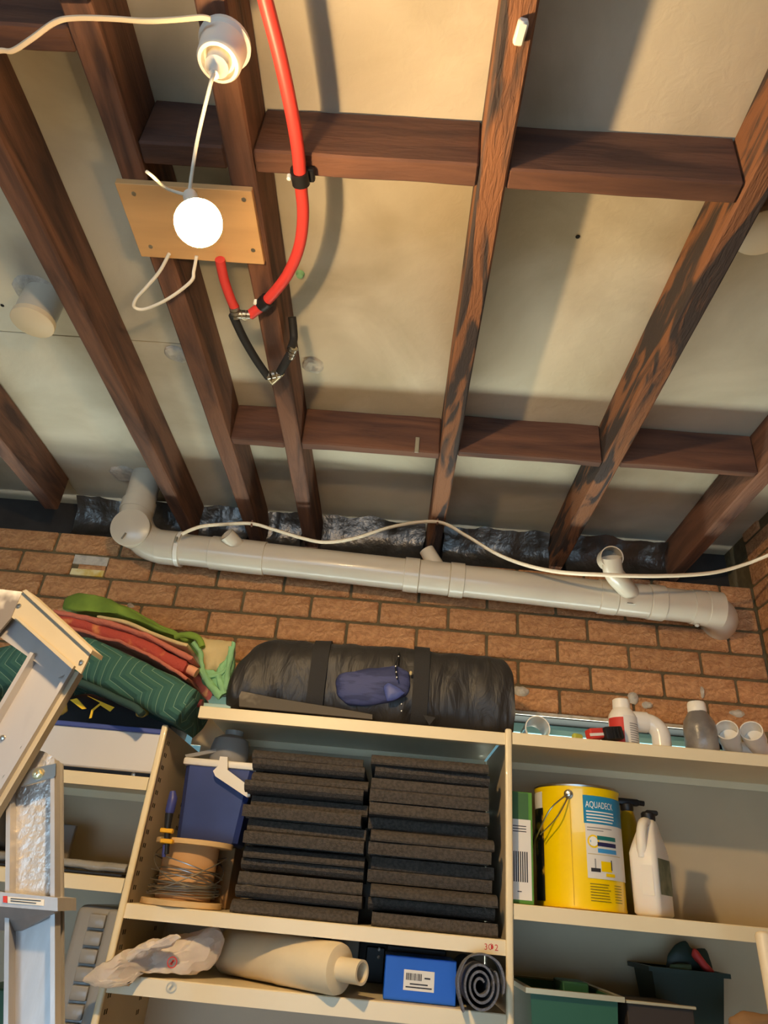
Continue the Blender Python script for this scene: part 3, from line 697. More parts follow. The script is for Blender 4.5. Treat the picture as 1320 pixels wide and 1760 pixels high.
# rolled rubber mat
c = PY(826, 1716, 1.745); c.z = Z3+.0505; yc0, yc1 = 1.745, 2.06
def spiral(t0, t1, n, a, b, th):
    inn, out = [], []
    for i in range(n+1):
        q = t0+(t1-t0)*i/n; r = a+b*q
        inn.append((math.cos(q)*r*.92, math.sin(q)*r*1.1)); out.append((math.cos(q)*(r+th)*.92, math.sin(q)*(r+th)*1.1))
    return inn, out
inn, out = spiral(.6, 6*math.pi+.6, 110, .006, .00175, .0042)
mb = MB(); rings = []
for i, o in zip(inn, out): rings.append([V((c.x+i[0], yc0, c.z+i[1])), V((c.x+o[0], yc0, c.z+o[1])), V((c.x+o[0], yc1, c.z+o[1])), V((c.x+i[0], yc1, c.z+i[1]))])
mb.loft(rings)
mr_ = empty('rubber_mat', 'rolled grey ribbed rubber mat beside the blue carton', 'mat', (c.x, 1.9, Z3))
mb.build('mat_roll', M_mat, mr_, ang=50)
fl = smooth_path([V((c.x+dx_, yc0-.002, c.z+dz_)) for dx_, dz_ in ((.046, -.012), (.047, .014), (.034, .042), (.004, .054), (-.030, .044), (-.048, .012), (-.048, -.014), (-.036, -.050))], 5)
MB().loft([[p, p+V((.004, 0, .003)), p+V((.004, .044, .003)), p+V((0, .044, 0))] for p in fl]).build('mat_flap', M_mat, mr_, ang=50)

# ================================================================== TOP OF THE MIDDLE BAY: BAG ROLL
bag = empty('rolled_camp_bag', 'long black rolled nylon bag with a navy pouch lying on the top shelf', 'bag', (-.1, 1.93, ZT+.001))
stn = [(406, 1188), (414, 1168), (430, 1143), (450, 1122), (480, 1114), (520, 1115), (560, 1117), (600, 1117), (640, 1118), (690, 1124), (740, 1129), (790, 1134), (830, 1136), (856, 1139), (868, 1158), (873, 1185)]
def bag_ring(px, pt, g=1.0, n=40):
    t = PY(px, pt, 1.945); z0 = ZT+.002; h = max(t.z-z0, .012)/2; dep = .105*min(1, .45+h*8); ring = []
    for k in range(n):
        q = 2*math.pi*k/n; cs, sn = math.cos(q), math.sin(q)
        ring.append(V((t.x+ (0), 1.935+math.copysign(abs(cs)**.6, cs)*dep*g, z0+h+math.copysign(abs(sn)**.62, sn)*h*(g if sn > 0 else 1))))
    return ring
def dens(st, n=8): return [(p.x, p.y) for p in smooth_path([V((a, b, 0)) for a, b in st], n)]
mb = MB().loft([bag_ring(a, b) for a, b in dens(stn)])
for v in mb.bm.verts:
    if v.co.z > ZT+.012: v.co += noise.noise_vector(v.co*9)*.010+noise.noise_vector(v.co*V((26, 14, 14)))*.006+(noise.noise_vector(v.co*V((75, 6, 12)))*.006 if v.co.z < ZT+.055 else V((0, 0, 0)))
mb.build('bag_body', M_bag, bag, ang=60)
for a, b in ((546, 575), (708, 738)):
    pts = [p for p in dens(stn, 12) if a <= p[0] <= b]
    mb = MB().loft([bag_ring(p[0], p[1], 1.075) for p in pts]); mb.build('bag_strap', M_strap, bag, ang=60)
mb = puff([PY(a, b, 1.832) for a, b in ((576, 1168), (582, 1158), (640, 1149), (682, 1144), (704, 1154), (706, 1180), (700, 1196), (672, 1207), (630, 1214), (596, 1212), (580, 1198))], (0, 1, 0), .022, .03, 6, 60, .003, 30)
pc = mb.build('pouch', M_navy, bag, ang=60)
mb = puff([PY(a, b, 1.806) for a, b in ((658, 1180), (668, 1172), (684, 1180), (698, 1192), (684, 1202), (664, 1206))], (0, 1, 0), .008, .012, 4, 36, .002, 40); mb.build('pouch_patch', M_navy2, pc, ang=60)
MB().tube(smooth_path([PY(686, 1122, 1.835), PY(681, 1140, 1.812), PY(680, 1152, 1.80), PY(683, 1168, 1.797)], 5), .0022, 6).build('draw_cord', M_black, pc)
for (x, y, Y) in ((685, 1128, 1.822), (680, 1145, 1.800), (681, 1155, 1.796), (682, 1164, 1.794), (690, 1210, 1.806), (690, 1222, 1.806)):
    MB().box(PY(x, y, Y), (.003, .003, .004), Matrix.Rotation(.5, 3, 'Y'), .0008).build('cord_fleck', M_inkw, pc)
MB().box(PY(706, 1157, 1.815), (.007, .007, .011), None, .002).build('cord_lock', M_crm, pc)
t = MB().prism([PY(a, b, 1.812) for a, b in ((411, 1196), (415, 1188), (470, 1199), (530, 1209), (575, 1216), (640, 1228), (640, 1236), (411, 1214))], (0, .010, 0)).build('dusty_board', M_cardd, None, loc=(-.3, 1.82, ZT+.001)); tag(t, 'dusty dark strip of board standing against the black rolled bag', 'board')
t = MB().prism([PY(a, b, 1.797) for a, b in ((727, 1229), (749, 1233), (738, 1246))], (0, .003, 0)).build('loose_strap_end', M_strap, bag, smooth=False)

# odd bits at the left end of the top shelf
c = PY(384, 1203, 1.86)
o = MB().tube([V((c.x-.055, 1.87, ZT+.0125)), V((c.x+.025, 1.865, ZT+.0125))], .0115, 16).build('window_strip', M_pblue, None, loc=(c.x, 1.87, ZT+.001)); tag(o, 'pale blue tube standing in for window light under the blankets', 'tube')  # bright window strip put in as a pale blue tube
o = MB().tube([V((c.x-.074, 1.832, ZT+.0125)), V((c.x-.046, 1.832, ZT+.0125))], [.009, .0115], 16).build('bottle_cap', M_mar, None, loc=(c.x-.06, 1.84, ZT+.001)); tag(o, 'dark maroon cap beside the pale blue window strip', 'cap')

# ================================================================== RIGHT BAY: TOP SHELF
def lp_(x, y, Y): return PY(x, y, Y)
zT = RT_+.001
c = lp_(922, 1250, 1.93); o = MB().pipe([V((c.x-.006, 1.885, zT+.034)), V((c.x, 2.0, zT+.034))], .0335, .003, 28).build('pipe_offcut', M_pvcw, None, loc=(c.x, 1.94, zT)); tag(o, 'short white PVC pipe offcut lying end-on by the middle upright', 'pipe')
c = lp_(992, 1262, 1.85); o = MB().box((c.x, 1.85, zT+.010), (.028, .016, .020), Matrix.Rotation(.3, 3, 'Z'), .004).build('small_tin', mat('lime_tin', (176, 180, 70), .5), None, loc=(c.x, 1.85, zT)); tag(o, 'tiny yellow-green tin next to the red and black tool', 'tin')
c = lp_(1036, 1253, 1.85); tl = empty('hand_tool', 'red and black boxy hand tool in front of the white bottle', 'tool', (c.x, 1.85, zT))
q = Matrix.Rotation(-.18, 3, 'Y') @ Matrix.Rotation(.25, 3, 'Z')
MB().box((c.x-.022, 1.842, zT+.022), (.046, .03, .026), q, .003).build('tool_end', M_inkr, tl)
MB().box((c.x-.022, 1.8265, zT+.018), (.044, .002, .007), q).build('tool_stripe', M_lwhite, tl)
MB().box((c.x+.020, 1.842, zT+.026), (.054, .034, .034), q, .006, 2).build('tool_body', M_black, tl)
for k in range(5): MB().box((c.x+.004+.009*k, 1.823, zT+.022+.0016*k), (.003, .004, .026), q).build('tool_rib', M_rub, tl)
c = lp_(1072, 1262, 1.89); bt = empty('white_bottle', 'white plastic bottle with red and white label on the top shelf', 'bottle', (c.x, 1.89, zT))
h = PY(1072, 1203, 1.89).z-zT; r = .0375
MB().lathe([(r*.9, 0), (r, .004), (r, h*.60), (r*.93, h*.68), (r*.70, h*.78), (r*.56, h*.82)], (c.x, 1.89, zT), seg=32).build('bottle_body', M_white, bt)
MB().lathe([(r*.60, h*.80), (r*.62, h*.82), (r*.60, h*.98), (r*.52, h)], (c.x, 1.89, zT), seg=28).build('bottle_cap', M_white, bt)
def wrap(cx, cy, r, p0, p1, z0, z1, n=10):
    return MB().loft([[V((cx+r*math.sin(p0+(p1-p0)*i/n), cy-r*math.cos(p0+(p1-p0)*i/n), z)) for z in (z0, z1)] for i in range(n+1)], close=False)
wrap(c.x, 1.89, r+.0005, -1.5, -.25, zT+.006, zT+h*.58).build('label_red', M_inkr, bt)
wl = wrap(c.x, 1.89, r+.0005, -.25, 1.4, zT+.006, zT+h*.62).build('label_white', M_lwhite, bt)
mb = MB()
for k in range(9):
    w = wrap(c.x, 1.89, r+.0009, .15, .85+.1*(k % 3), zT+.012+.006*k, zT+.0145+.006*k, 5); me = bpy.data.meshes.new('t'); w.bm.to_mesh(me); mb.bm.from_mesh(me); w.bm.free(); bpy.data.meshes.remove(me)
mb.build('label_text', M_grey, wl)
# PVC elbow
z1 = PY(1115, 1222, 1.87).z
e0, e1 = lp_(1103, 1240, 1.89), lp_(1156, 1270, 1.87)
pth = [V((e0.x-.012, 1.90, z1-.024)), V((e0.x+.012, 1.90, z1-.024))]
for k in range(9):
    q = math.pi/2*k/8; pth.append(V((e0.x+.012+.036*math.sin(q), 1.90-.01*k/8, z1-.024-.036*(1-math.cos(q)))))
pth.append(V((pth[-1].x, 1.89, zT+.001)))
el = empty('pvc_elbow', 'glossy cream PVC elbow fitting next to the white bottle', 'pipe fitting', (e1.x, 1.89, zT))
MB().tube(pth, .0245, 24).build('elbow_bend', M_pvcw, el)
MB().pipe([pth[0]-V((.012, 0, 0)), pth[1]+V((.004, 0, 0))], .0275, .004, 24).build('elbow_socket', M_pvcw, el)
c = lp_(1205, 1270, 1.87); h = PY(1203, 1208, 1.87).z-zT; r = .042
jr = empty('wrapped_jar', 'round jar wrapped in shiny grey plastic with a white lid', 'jar', (c.x, 1.87, zT))
MB().lathe([(r*.85, 0), (r, .008), (r, h*.45), (r*.92, h*.62), (r*.62, h*.78), (r*.52, h*.82)], (c.x, 1.87, zT), seg=32).build('jar_body', M_jar, jr, noise_amp=.0022, noise_f=38)
MB().lathe([(r*.56, h*.80), (r*.58, h*.83), (r*.56, h*.97), (r*.5, h)], (c.x, 1.87, zT), seg=28).build('jar_lid', M_white, jr)
# twin-socket PVC fitting
pf = empty('pvc_junction', 'white twin-socket PVC junction at the right edge of the photo', 'pipe fitting', (lp_(1280, 1280, 1.87).x, 1.88, zT))
for px, py, ex, ey in ((1249, 1254, 1262, 1300), (1291, 1256, 1310, 1300)):
    a = lp_(px, py, 1.84); b = lp_(ex, ey, 1.93); b.z = zT+.028; d = (b-a).normalized()
    MB().pipe([a, a+d*.045], .0285, .0028, 24).build('junction_socket', M_pvcw, pf)
    MB().tube([a+d*.04, b], .025, 20).build('junction_arm', M_pvcw, pf)
a = lp_(1262, 1300, 1.93); b = lp_(1345, 1300, 1.93); a.z = b.z = zT+.028
MB().tube([a, b], .0278, 24).build('junction_run', M_pvcw, pf)

# ================================================================== RIGHT BAY: DRUM SHELF
zD = R2+.001
# yellow drum
dc = V((PY(1000, 1560, 1.93).x, 1.93, zD)); dr = .1065; dh = PY(990, 1347, 1.824).z-zD
dm = empty('paint_drum', 'large yellow drum with blue AQUADECK label and wire handle', 'drum', dc)
MB().lathe([(dr-.004, 0), (dr, .002), (dr, .006), (dr-.001, .009), (dr-.001, dh-.012), (dr+.001, dh-.008), (dr+.0015, dh-.003), (dr-.002, dh)], dc, seg=64).build('drum_body', M_ylw, dm)
MB().lathe([(dr+.0022, dh-.005), (dr+.0026, dh-.001), (dr-.001, dh+.002), (dr-.006, dh)], dc, seg=64, caps=(0, 0)).build('drum_rim', M_steel, dm)
def hit(px, py):
    v = ray(px, py); o = V((CAM.x-dc.x, CAM.y-dc.y)); d = V((v.x, v.y)); a = d.dot(d); b = 2*o.dot(d); cc_ = o.dot(o)-dr*dr
    t = (-b-math.sqrt(max(0, b*b-4*a*cc_)))/(2*a); P = CAM+v*t; return math.atan2(P.x-dc.x, -(P.y-dc.y)), P.z
def dwrap(p0, p1, z0, z1, lift, name, m, par=None): return wrap(dc.x, dc.y, dr+lift, p0, p1, z0, z1, 14).build(name, m, par or dm)
p0, za = hit(1001, 1366); p1 = hit(1066, 1400)[0]; p1 = min(p1+.25, p0+1.5)
zz = [hit(1003, y)[1] for y in (1366, 1414, 1466, 1508)]
lb = dwrap(p0, p1, zz[1], zz[0], .0004, 'label_band', M_lblue); lw = dwrap(p0+.02, p1, zz[3], zz[1], .0004, 'label_panel', M_lwhite)
seam = hit(980, 1400)[0]; dwrap(seam-.006, seam+.006, zD+.008, zD+dh-.012, .0008, 'drum_seam', mat('seam_gold', (206, 164, 0), .4))
def dtext(body, size, phi, z, m, par, maxw=None):
    bm = textmesh(body, size); w = max(v.co.x for v in bm.verts)
    s = min(1, maxw/w) if maxw else 1
    for v in bm.verts:
        q = phi+v.co.x*s/dr; v.co = V((dc.x+(dr+.0010)*math.sin(q), dc.y-(dr+.0010)*math.cos(q), z+v.co.y))
    mb = MB(); mb.add(bm); mb.build('lettering', m, par, smooth=False)
dtext('AQUADECK', .021, p0+.05, zz[0]-.028, M_inkw, lb, .078)
for k in range(4): dwrap(p0+.06, p0+.80-.05*(k == 3), zz[0]-.0385-.007*k, zz[0]-.0355-.007*k, .0008, 'text_line', M_inks if k == 9 else M_inkw, lb)
for k in range(2): dwrap(p0+.06, p0+.70-.25*k, zz[1]-.010-.006*k, zz[1]-.008-.006*k, .0008, 'text_line', M_grey, lw)
zm = (zz[1]+zz[2])/2-.006
n_ = 24; cx_ = p0+.19
mb = MB().loft([[V((dc.x+(dr+.0008)*math.sin(cx_+r_*math.cos(q)/dr), dc.y-(dr+.0008)*math.cos(cx_+r_*math.cos(q)/dr), zm+r_*math.sin(q))) for q in (2*math.pi*k/n_ for k in range(n_))] for r_ in (.0145, .0001)], (0, 0)); mb.build('round_badge', M_ylw, lw)
mb = MB().loft([[V((dc.x+(dr+.0011)*math.sin(cx_+r_*math.cos(q)/dr), dc.y-(dr+.0011)*math.cos(cx_+r_*math.cos(q)/dr), zm+r_*math.sin(q))) for q in (2*math.pi*k/n_ for k in range(n_))] for r_ in (.0108, .0001)], (0, 0)); mb.build('round_badge', M_inkw, lw)
dtext('1', .026, p0+.06, zm-.009, M_lblue, lw)
for k, mm in enumerate((M_inkt, M_inkn, M_inks)): dwrap(p0+.28, p0+.80, zm+.009-.014*k-.0045, zm+.009-.014*k+.0045, .0013, 'ribbon', mm, lw)
zm = (zz[2]+zz[3])/2
dwrap(p0+.05, p0+.95, zz[2]-.001, zz[2]+.0005, .0008, 'rule_line', M_crm, lw)
dwrap(p0+.10, p0+.32, zm-.012, zm-.004, .0009, 'broom_head', M_ink, lw); dwrap(p0+.19, p0+.22, zm-.004, zm+.016, .0009, 'broom_stick', M_grey, lw)
dwrap(p0+.34, p0+.62, zm-.010, zm+.012, .0009, 'bucket_print', M_ylw, lw); dwrap(p0+.60, p0+.63, zm-.006, zm+.016, .0011, 'stick_print', M_ink, lw)
dwrap(p0+.45, p0+.70, zm-.020, zm-.013, .0009, 'sponge_print', M_ylw, lw)
for k in range(7): dwrap(p0+.06, p0+.58-.1*R.random(), zz[3]-.012-.0058*k, zz[3]-.0105-.0058*k, .0006, 'text_line', M_inko)
for k in range(7): dwrap(p0+.66, p0+.92-.05*R.random(), zz[3]-.012-.0058*k, zz[3]-.0105-.0058*k, .0006, 'text_line', M_inko)
pl = hit(935, 1450)[0]
sp_ = mat('drum_picture', (40, 36, 34), .4, rgb2=(196, 150, 50), vscale=24, lo=.36, hi=.44)
dwrap(pl-.75, pl, zD+.012, zD+dh*.80, .0004, 'picture_panel', sp_); dwrap(pl-.75, pl-.02, zD+dh*.80, zD+dh-.016, .0004, 'picture_sky', M_lwhite)
q, z = hit(977, 1365); lg = V((dc.x+dr*math.sin(q), dc.y-dr*math.cos(q), z)); dl = V((math.sin(q), -math.cos(q), 0))
MB().lathe([(.011, -.001), (.011, .002), (.007, .004), (.006, .008), (.001, .009)], lg, dl, 20).build('handle_lug', M_steel, dm)
e_ = V((dc.x-dr-.010, dc.y-.075, PY(919, 1428, 1.84).z))
MB().tube(smooth_path([lg+dl*.007, (lg+e_)/2+V((-.012, -.022, .006)), e_, V((dc.x-dr-.012, dc.y, e_.z-.03)), V((dc.x-dr*.7, dc.y+dr*.8, z))], 8), .0018, 6).build('wire_handle', M_steel, dm)
MB().tube(smooth_path([lg+dl*.007+V((.002, 0, -.004)), (lg+e_)/2+V((.004, -.022, -.010)), e_+V((.003, -.004, -.006))], 6), .0015, 6).build('wire_handle', M_steel, dm)
# green box
x0 = X_C+.013; x1 = PY(916, 1450, 1.835).x; zt_ = PY(895, 1361, 1.835).z
gx = empty('green_box', 'green cardboard box with white barcode label squeezed between upright and drum', 'box', ((x0+x1)/2, 1.95, zD))
MB().bb(x0, x1, 1.835, 2.09, zD, zt_, .001).build('box_body', M_green, gx, smooth=False)
MB().bb(x0, x1-.010, 1.8340, 1.8352, zD+(zt_-zD)*.74, zt_-.002).build('dark_panel', M_greend, gx, smooth=False)
lw2 = MB().bb(x0, x1-.005, 1.8335, 1.8352, zD+.008, zD+(zt_-zD)*.74).build('box_label', M_lwhite, gx, smooth=False)
mb = MB()
for k in range(7): mb.bb(x0+.003+.0052*k, x0+.0058+.0052*k, 1.8330, 1.8336, zD+.045, zD+.11)
for k in range(3): mb.bb(x0+.002, x1-.016, 1.8330, 1.8336, zD+.165-.006*k, zD+.167-.006*k)
mb.bb(x0+.012, x0+.022, 1.8330, 1.8336, zD+.024, zD+.026); mb.build('label_print', M_ink, lw2, smooth=False)
# spray bottle behind the drum
c = PY(1092, 1470, 2.03); zt_ = PY(1092, 1396, 2.03).z
ol_ = mat('yellow_liquid_bottle', (150, 122, 14), .3, coat=.2)
sb = empty('spray_bottle', 'yellow spray bottle with black trigger in the shade behind the drum', 'bottle', (c.x, 2.03, zD))
MB().lathe([(.038, 0), (.041, .004), (.041, .15), (.034, .18), (.016, zt_-zD)], (c.x-.012, 2.03, zD), seg=28).build('bottle_body', ol_, sb)
MB().lathe([(.015, 0), (.017, .004), (.017, .018), (.012, .022)], (c.x-.012, 2.03, zt_), seg=20).build('bottle_collar', M_black, sb)
MB().bb(c.x-.040, c.x+.022, 2.018, 2.042, zt_+.015, zt_+.033, .006, 2).build('trigger_head', M_black, sb)
MB().tube([V((c.x+.020, 2.03, zt_+.025)), V((c.x+.036, 2.03, zt_+.024))], .007, 12).build('spray_nozzle', M_black, sb)
# white jug, turned to show a corner
jc = PY(1136, 1570, 1.872); jz = zD; H = PY(1120, 1404, 1.86).z-zD
jg = empty('white_jug', 'white plastic jug with moulded handle, black cap and dark green label', 'jug', (jc.x, 1.90, jz))
th = math.radians(-38); ux, uy = V((math.cos(th), math.sin(th), 0)), V((-math.sin(th), math.cos(th), 0))
def rrect(cx, cy, z, a, b, r=.014, n=4):
    pts = []
    for sx_, sy_, q0 in ((1, 1, 0), (-1, 1, 90), (-1, -1, 180), (1, -1, 270)):
        for k in range(n+1):
            q = math.radians(q0+90*k/n); pts.append(V((jc.x, 1.915, z))+ux*(cx+sx_*(a-r)+math.cos(q)*r)+uy*(cy+sy_*(b-r)+math.sin(q)*r))
    return pts
mb = MB().loft([rrect(0, 0, jz, .028, .049), rrect(0, 0, jz+.006, .033, .055), rrect(0, 0, jz+H*.62, .034, .056), rrect(0, .004, jz+H*.70, .031, .050), rrect(0, .012, jz+H*.86, .023, .034, .012), rrect(0, .020, jz+H*.96, .018, .022, .010), rrect(0, .022, jz+H, .015, .017, .010)])
mb.build('jug_body', M_jug, jg, ang=60)
hp = [V((jc.x, 1.915, jz))+uy*y+V((0, 0, z)) for y, z in ((.012, H*.965), (-.018, H*.95), (-.038, H*.86), (-.047, H*.72), (-.046, H*.58))]
MB().tube(smooth_path(hp, 6), .0125, 14).build('jug_handle', M_jug, jg, ang=60)
nk = V((jc.x, 1.915, jz+H-.002))+uy*.022
MB().lathe([(.0165, 0), (.0175, .003), (.0175, .018), (.014, .022)], nk, seg=20).build('jug_cap', M_black, jg)
MB().box(nk+V((.008, -.004, .020)), (.030, .018, .012), Matrix.Rotation(th+.6, 3, 'Z'), .003).build('cap_spout', M_black, jg)
a = V((jc.x, 1.915, 0))
MB().loft([[a+ux*.0348+uy*y+V((0, 0, z)) for z in (jz+H*.22, jz+H*.58)] for y in (-.042, -.01, .02, .045)], close=False).build('jug_label', M_jugl, jg)
MB().loft([[a-uy*.0568+ux*y+V((0, 0, z)) for z in (jz+H*.20, jz+H*.50)] for y in (-.004, .024)], close=False).build('moulded_panel', M_jug, jg)

# ================================================================== RIGHT BAY: BINS BELOW
zB = R3+.001
def bin_(name, label, x0, x1, y0, y1, z0, z1, m, rim, taper=.012, open_=True):
    o = empty(name, label, 'tub', ((x0+x1)/2, (y0+y1)/2, z0))
    def rr(g, z): return [V((x0-g, y0-g, z)), V((x1+g, y0-g, z)), V((x1+g, y1+g, z)), V((x0-g, y1+g, z))]
    MB().loft([rr(-taper, z0), rr(0, z1), rr(-.004, z1), rr(-taper-.004, z0+.004)]).build('tub_body', m, o, smooth=False)
    MB().loft([rr(.001, z1-.006), rr(.012, z1-.006), rr(.012, z1+.004), rr(-.003, z1+.004)], (0, 0), loop=True).build('tub_rim', rim, o, smooth=False)
    return o
x0 = X_C+.02; x1 = PY(1062, 1722, 1.83).x; z1 = PY(985, 1708, 1.83).z
g = bin_('green_tub', 'green open tub with a pale rim on the lower shelf under the drum', x0+.03, x1, 1.83, 2.14, zB, z1, M_tub, M_silver)
MB().bb(x0+.13, x1-.03, 1.95, 2.05, z1-.05, z1+.014, .003).build('tub_divider', M_tub, g)
a, b = PY(1075, 1719, 1.83), PY(1192, 1722, 1.83)
sb_ = empty('metal_bar', 'dark box with a thin silver edge beside the green tub', 'bar', ((a.x+b.x)/2, 1.9, zB))
MB().bb(a.x+.004, b.x, 1.835, 2.02, zB, a.z-.004, .002).build('bar_body', mat('dark_brown_box', (54, 44, 36), .7), sb_)
MB().bb(a.x, b.x+.004, 1.828, 1.836, a.z-.005, a.z+.001, .001).build('bar_edge', M_silver, sb_)
x0, x1 = PY(1128, 1670, 2.0).x, PY(1255, 1690, 2.0).x; z1 = PY(1190, 1672, 2.0).z
t2 = bin_('dark_tub', 'dark green tub full of oddments in the shade below the jug', x0, x1, 2.03, 2.17, zB, z1, M_tubd, M_tubd, .03)
for nm, lab, cat, pts, mm, Y in (('rag_bundle', 'dark crumpled rag bundle piled in the dark tub', 'rag', ((1143, 1672), (1148, 1640), (1160, 1622), (1180, 1614), (1186, 1630), (1215, 1630), (1222, 1655), (1228, 1676)), M_tubd, 2.10),
                      ('red_cloth', 'strip of red cloth hanging over the dark tub', 'cloth', ((1190, 1630), (1198, 1632), (1228, 1672), (1222, 1680), (1190, 1645)), M_inkr, 2.06),
                      ('green_pouch', 'pale green flat pouch tucked into the dark tub', 'pouch', ((1152, 1656), (1188, 1658), (1190, 1672), (1152, 1670)), mat('sage', (84, 104, 78), .8), 2.055)):
    mb = puff([PY(a, b, Y) for a, b in pts], (0, 1, 0), .012, .02, 4, 40, .003, 30); o = mb.build(nm, mm, None, loc=PY(*pts[0], Y), ang=60); tag(o, lab, cat)
mb = puff([PY(a, b, 1.86) for a, b in ((1252, 1752), (1275, 1738), (1300, 1742), (1330, 1740), (1340, 1775), (1300, 1790), (1262, 1785))], (0, 1, 0), .02, .03, 5, 40, .005, 30)
o = mb.build('paper_bag', M_card, None, loc=PY(1290, 1790, 1.86), ang=60); tag(o, 'crumpled brown paper bag in the bottom corner beside the white pole', 'bag')
# white pole leaning at the right edge
a, b = PY(1310, 1600, 1.62), PY(1338, 1760, 1.62); d = (b-a).normalized(); k = a.z/-d.z
po = empty('leaning_pole', 'smooth white pole standing upright at the right edge of the photo', 'pole', a+d*k)
MB().tube([a, a+d*.003, a+d*.008, a+d*(k-.002)], [.006, .0125, .0150, .0150], 20).build('pole_shaft', M_pole, po)

# ================================================================== LEFT BAY CONTENTS
x0, x1 = PY(40, 1290, 1.81).x, PY(270, 1290, 1.81).x; z1 = PY(200, 1248, 1.81).z
wb_ = empty('drawer_box', 'flat white box with a blue top edge under the quilted blanket', 'box', ((x0+x1)/2, 1.98, LT+.001))
MB().bb(x0, x1, 1.812, 2.15, LT+.012, z1-.010, .003).build('box_front', M_whited, wb_, smooth=False)
MB().bb(x0-.003, x1+.003, 1.808, 2.153, z1-.010, z1+.002, .002).build('box_lid', mat('lid_blue', (70, 84, 150), .5), wb_, smooth=False)
MB().bb(x0+.01, x1-.01, 1.83, 2.14, LT+.001, LT+.012).build('box_runner', M_black, wb_, smooth=False)
MB().lathe([(.005, -.003), (.005, .001), (.002, .002)], PY(229, 1331, 1.828), (0, -1, 0), 14).build('runner_screw', M_steel, wb_)
# dark sack and things on the box
mb = sweep_slab([V((PY(x, y, 1.85).x, 0, PY(x, y, 1.85).z)) for x, y in ((-30, 1200), (60, 1208), (140, 1215), (210, 1222), (268, 1230))], .150, 1.995, 2.17, wob=.004, rnd=.3)
for v in mb.bm.verts: v.co.z = max(v.co.z, z1+.004)
o = mb.build('black_sack', M_blk, None, loc=(x0+.2, 2.0, z1+.003), ang=60); tag(o, 'black sack lying on the flat white box under the blanket', 'sack')
ys = [((132, 1200), (148, 1218), (141, 1219), (120, 1203)), ((150, 1196), (187, 1212), (196, 1216), (189, 1223), (172, 1212), (160, 1222), (157, 1234), (153, 1235), (157, 1220), (172, 1208))]
ts = [('yellow_strap', 'short bright yellow strap end hanging under the blanket near the ladder', ys[0]), ('yellow_strap', 'larger forked yellow strap end hanging under the middle of the blanket', ys[1])]
for nm, lab, pts in ts:
    o = MB().prism([PY(a, b, 1.785) for a, b in pts], (0, .003, .001)).build(nm, M_strapy, None, loc=PY(*pts[0], 1.785), smooth=False); tag(o, lab, 'strap')
mb = sweep_slab([V((PY(x, y, 1.80).x, 0, PY(x, y, 1.80).z)) for x, y in ((108, 1200), (140, 1186), (175, 1194), (215, 1213), (248, 1229), (260, 1240))], .018, 1.708, 1.738, wob=.002, seed=4)
o = mb.build('work_glove', M_glove, None, loc=PY(180, 1200, 1.85), ang=60); tag(o, 'dark green work glove drooping below the quilted blanket', 'glove')
for (x, y, w, lab) in ((106, 1216, .022, 'olive cloth fold hanging beside the ladder rail'), (246, 1221, .020, 'olive cloth corner hanging at the lower end of the dark glove')):
    mb = puff([PY(x-12, y-16, 1.795), PY(x+8, y-18, 1.795), PY(x+11, y+8, 1.795), PY(x-2, y+14, 1.795), PY(x-13, y+10, 1.795)], (0, 1, 0), .008, .012, 4, 32, .002, 40)
    o = mb.build('cloth_corner', M_kraft, None, loc=PY(x, y, 1.80), ang=60); tag(o, lab, 'cloth')
# quilted moving blanket
def XZ(x, y, Y): p = PY(x, y, Y); return V((p.x, 0, p.z))
bp_ = [XZ(x, y, 1.76) for x, y in ((-60, 1158), (0, 1146), (70, 1130), (130, 1127), (190, 1149), (250, 1177), (292, 1198), (322, 1214))]
mb = sweep_slab(bp_, lambda t: .116-.022*t, 1.745, 1.97, wob=.004, rnd=.42)
o = mb.build('moving_blanket', M_blk_quilt, None, loc=PY(160, 1150, 1.8), ang=70, uv=lambda c: (c.x*.9+c.z*.5, c.z*.9-c.x*.35+c.y*.6)); tag(o, 'thick dark green quilted moving blanket folded over the shelf corner', 'blanket')
mb = sweep_slab([XZ(x, y, 1.80) for x, y in ((92, 1060), (130, 1070), (180, 1084), (230, 1102), (280, 1126), (318, 1146))], lambda t: .036-.004*t, 1.80, 2.12, wob=.006, seed=2)
tw = empty('red_towel', 'folded red and orange patterned towel on the quilted blanket', 'towel', PY(200, 1110, 1.9))
mb.build('towel_body', M_towr, tw, ang=70)
for k, (pts, nm) in enumerate(((((92, 1072), (140, 1085), (200, 1101), (250, 1124), (300, 1152), (322, 1166)), 'lower_hem'), (((94, 1051), (140, 1060), (200, 1076), (250, 1093), (300, 1116), (330, 1132)), 'upper_fold'))):
    mb = sweep_slab([XZ(x, y, 1.80) for x, y in pts], .010 if k == 0 else .014, 1.795, 2.10, wob=.007, seed=5+k); mb.build(nm, M_towp, tw, ang=70)
MB().tube([PY(318, 1146, 1.83), PY(338, 1157, 1.83)], .013, 14).build('towel_core', mat('peach', (222, 158, 120), .8), tw)
mb = sweep_slab([XZ(x, y, 1.84) for x, y in ((172, 1064), (220, 1074), (262, 1091), (305, 1108), (326, 1114))], .011, 1.815, 2.10, wob=.002, seed=9)
o = mb.build('cream_quilt', M_crm, None, loc=PY(260, 1090, 1.9), ang=70); tag(o, 'thin cream quilt layer between red towel and green quilt', 'quilt')
gq = empty('green_quilt', 'bright green quilt heaped loosely on top of the folded blankets', 'quilt', PY(220, 1070, 1.95))
mb = sweep_slab([XZ(x, y, 1.88) for x, y in ((112, 1038), (135, 1028), (175, 1032), (215, 1046), (255, 1066), (300, 1086), (338, 1098))], lambda t: .044-.034*t, 1.90, 2.16, wob=.005, seed=12); mb.build('quilt_body', M_grn, gq, ang=70)
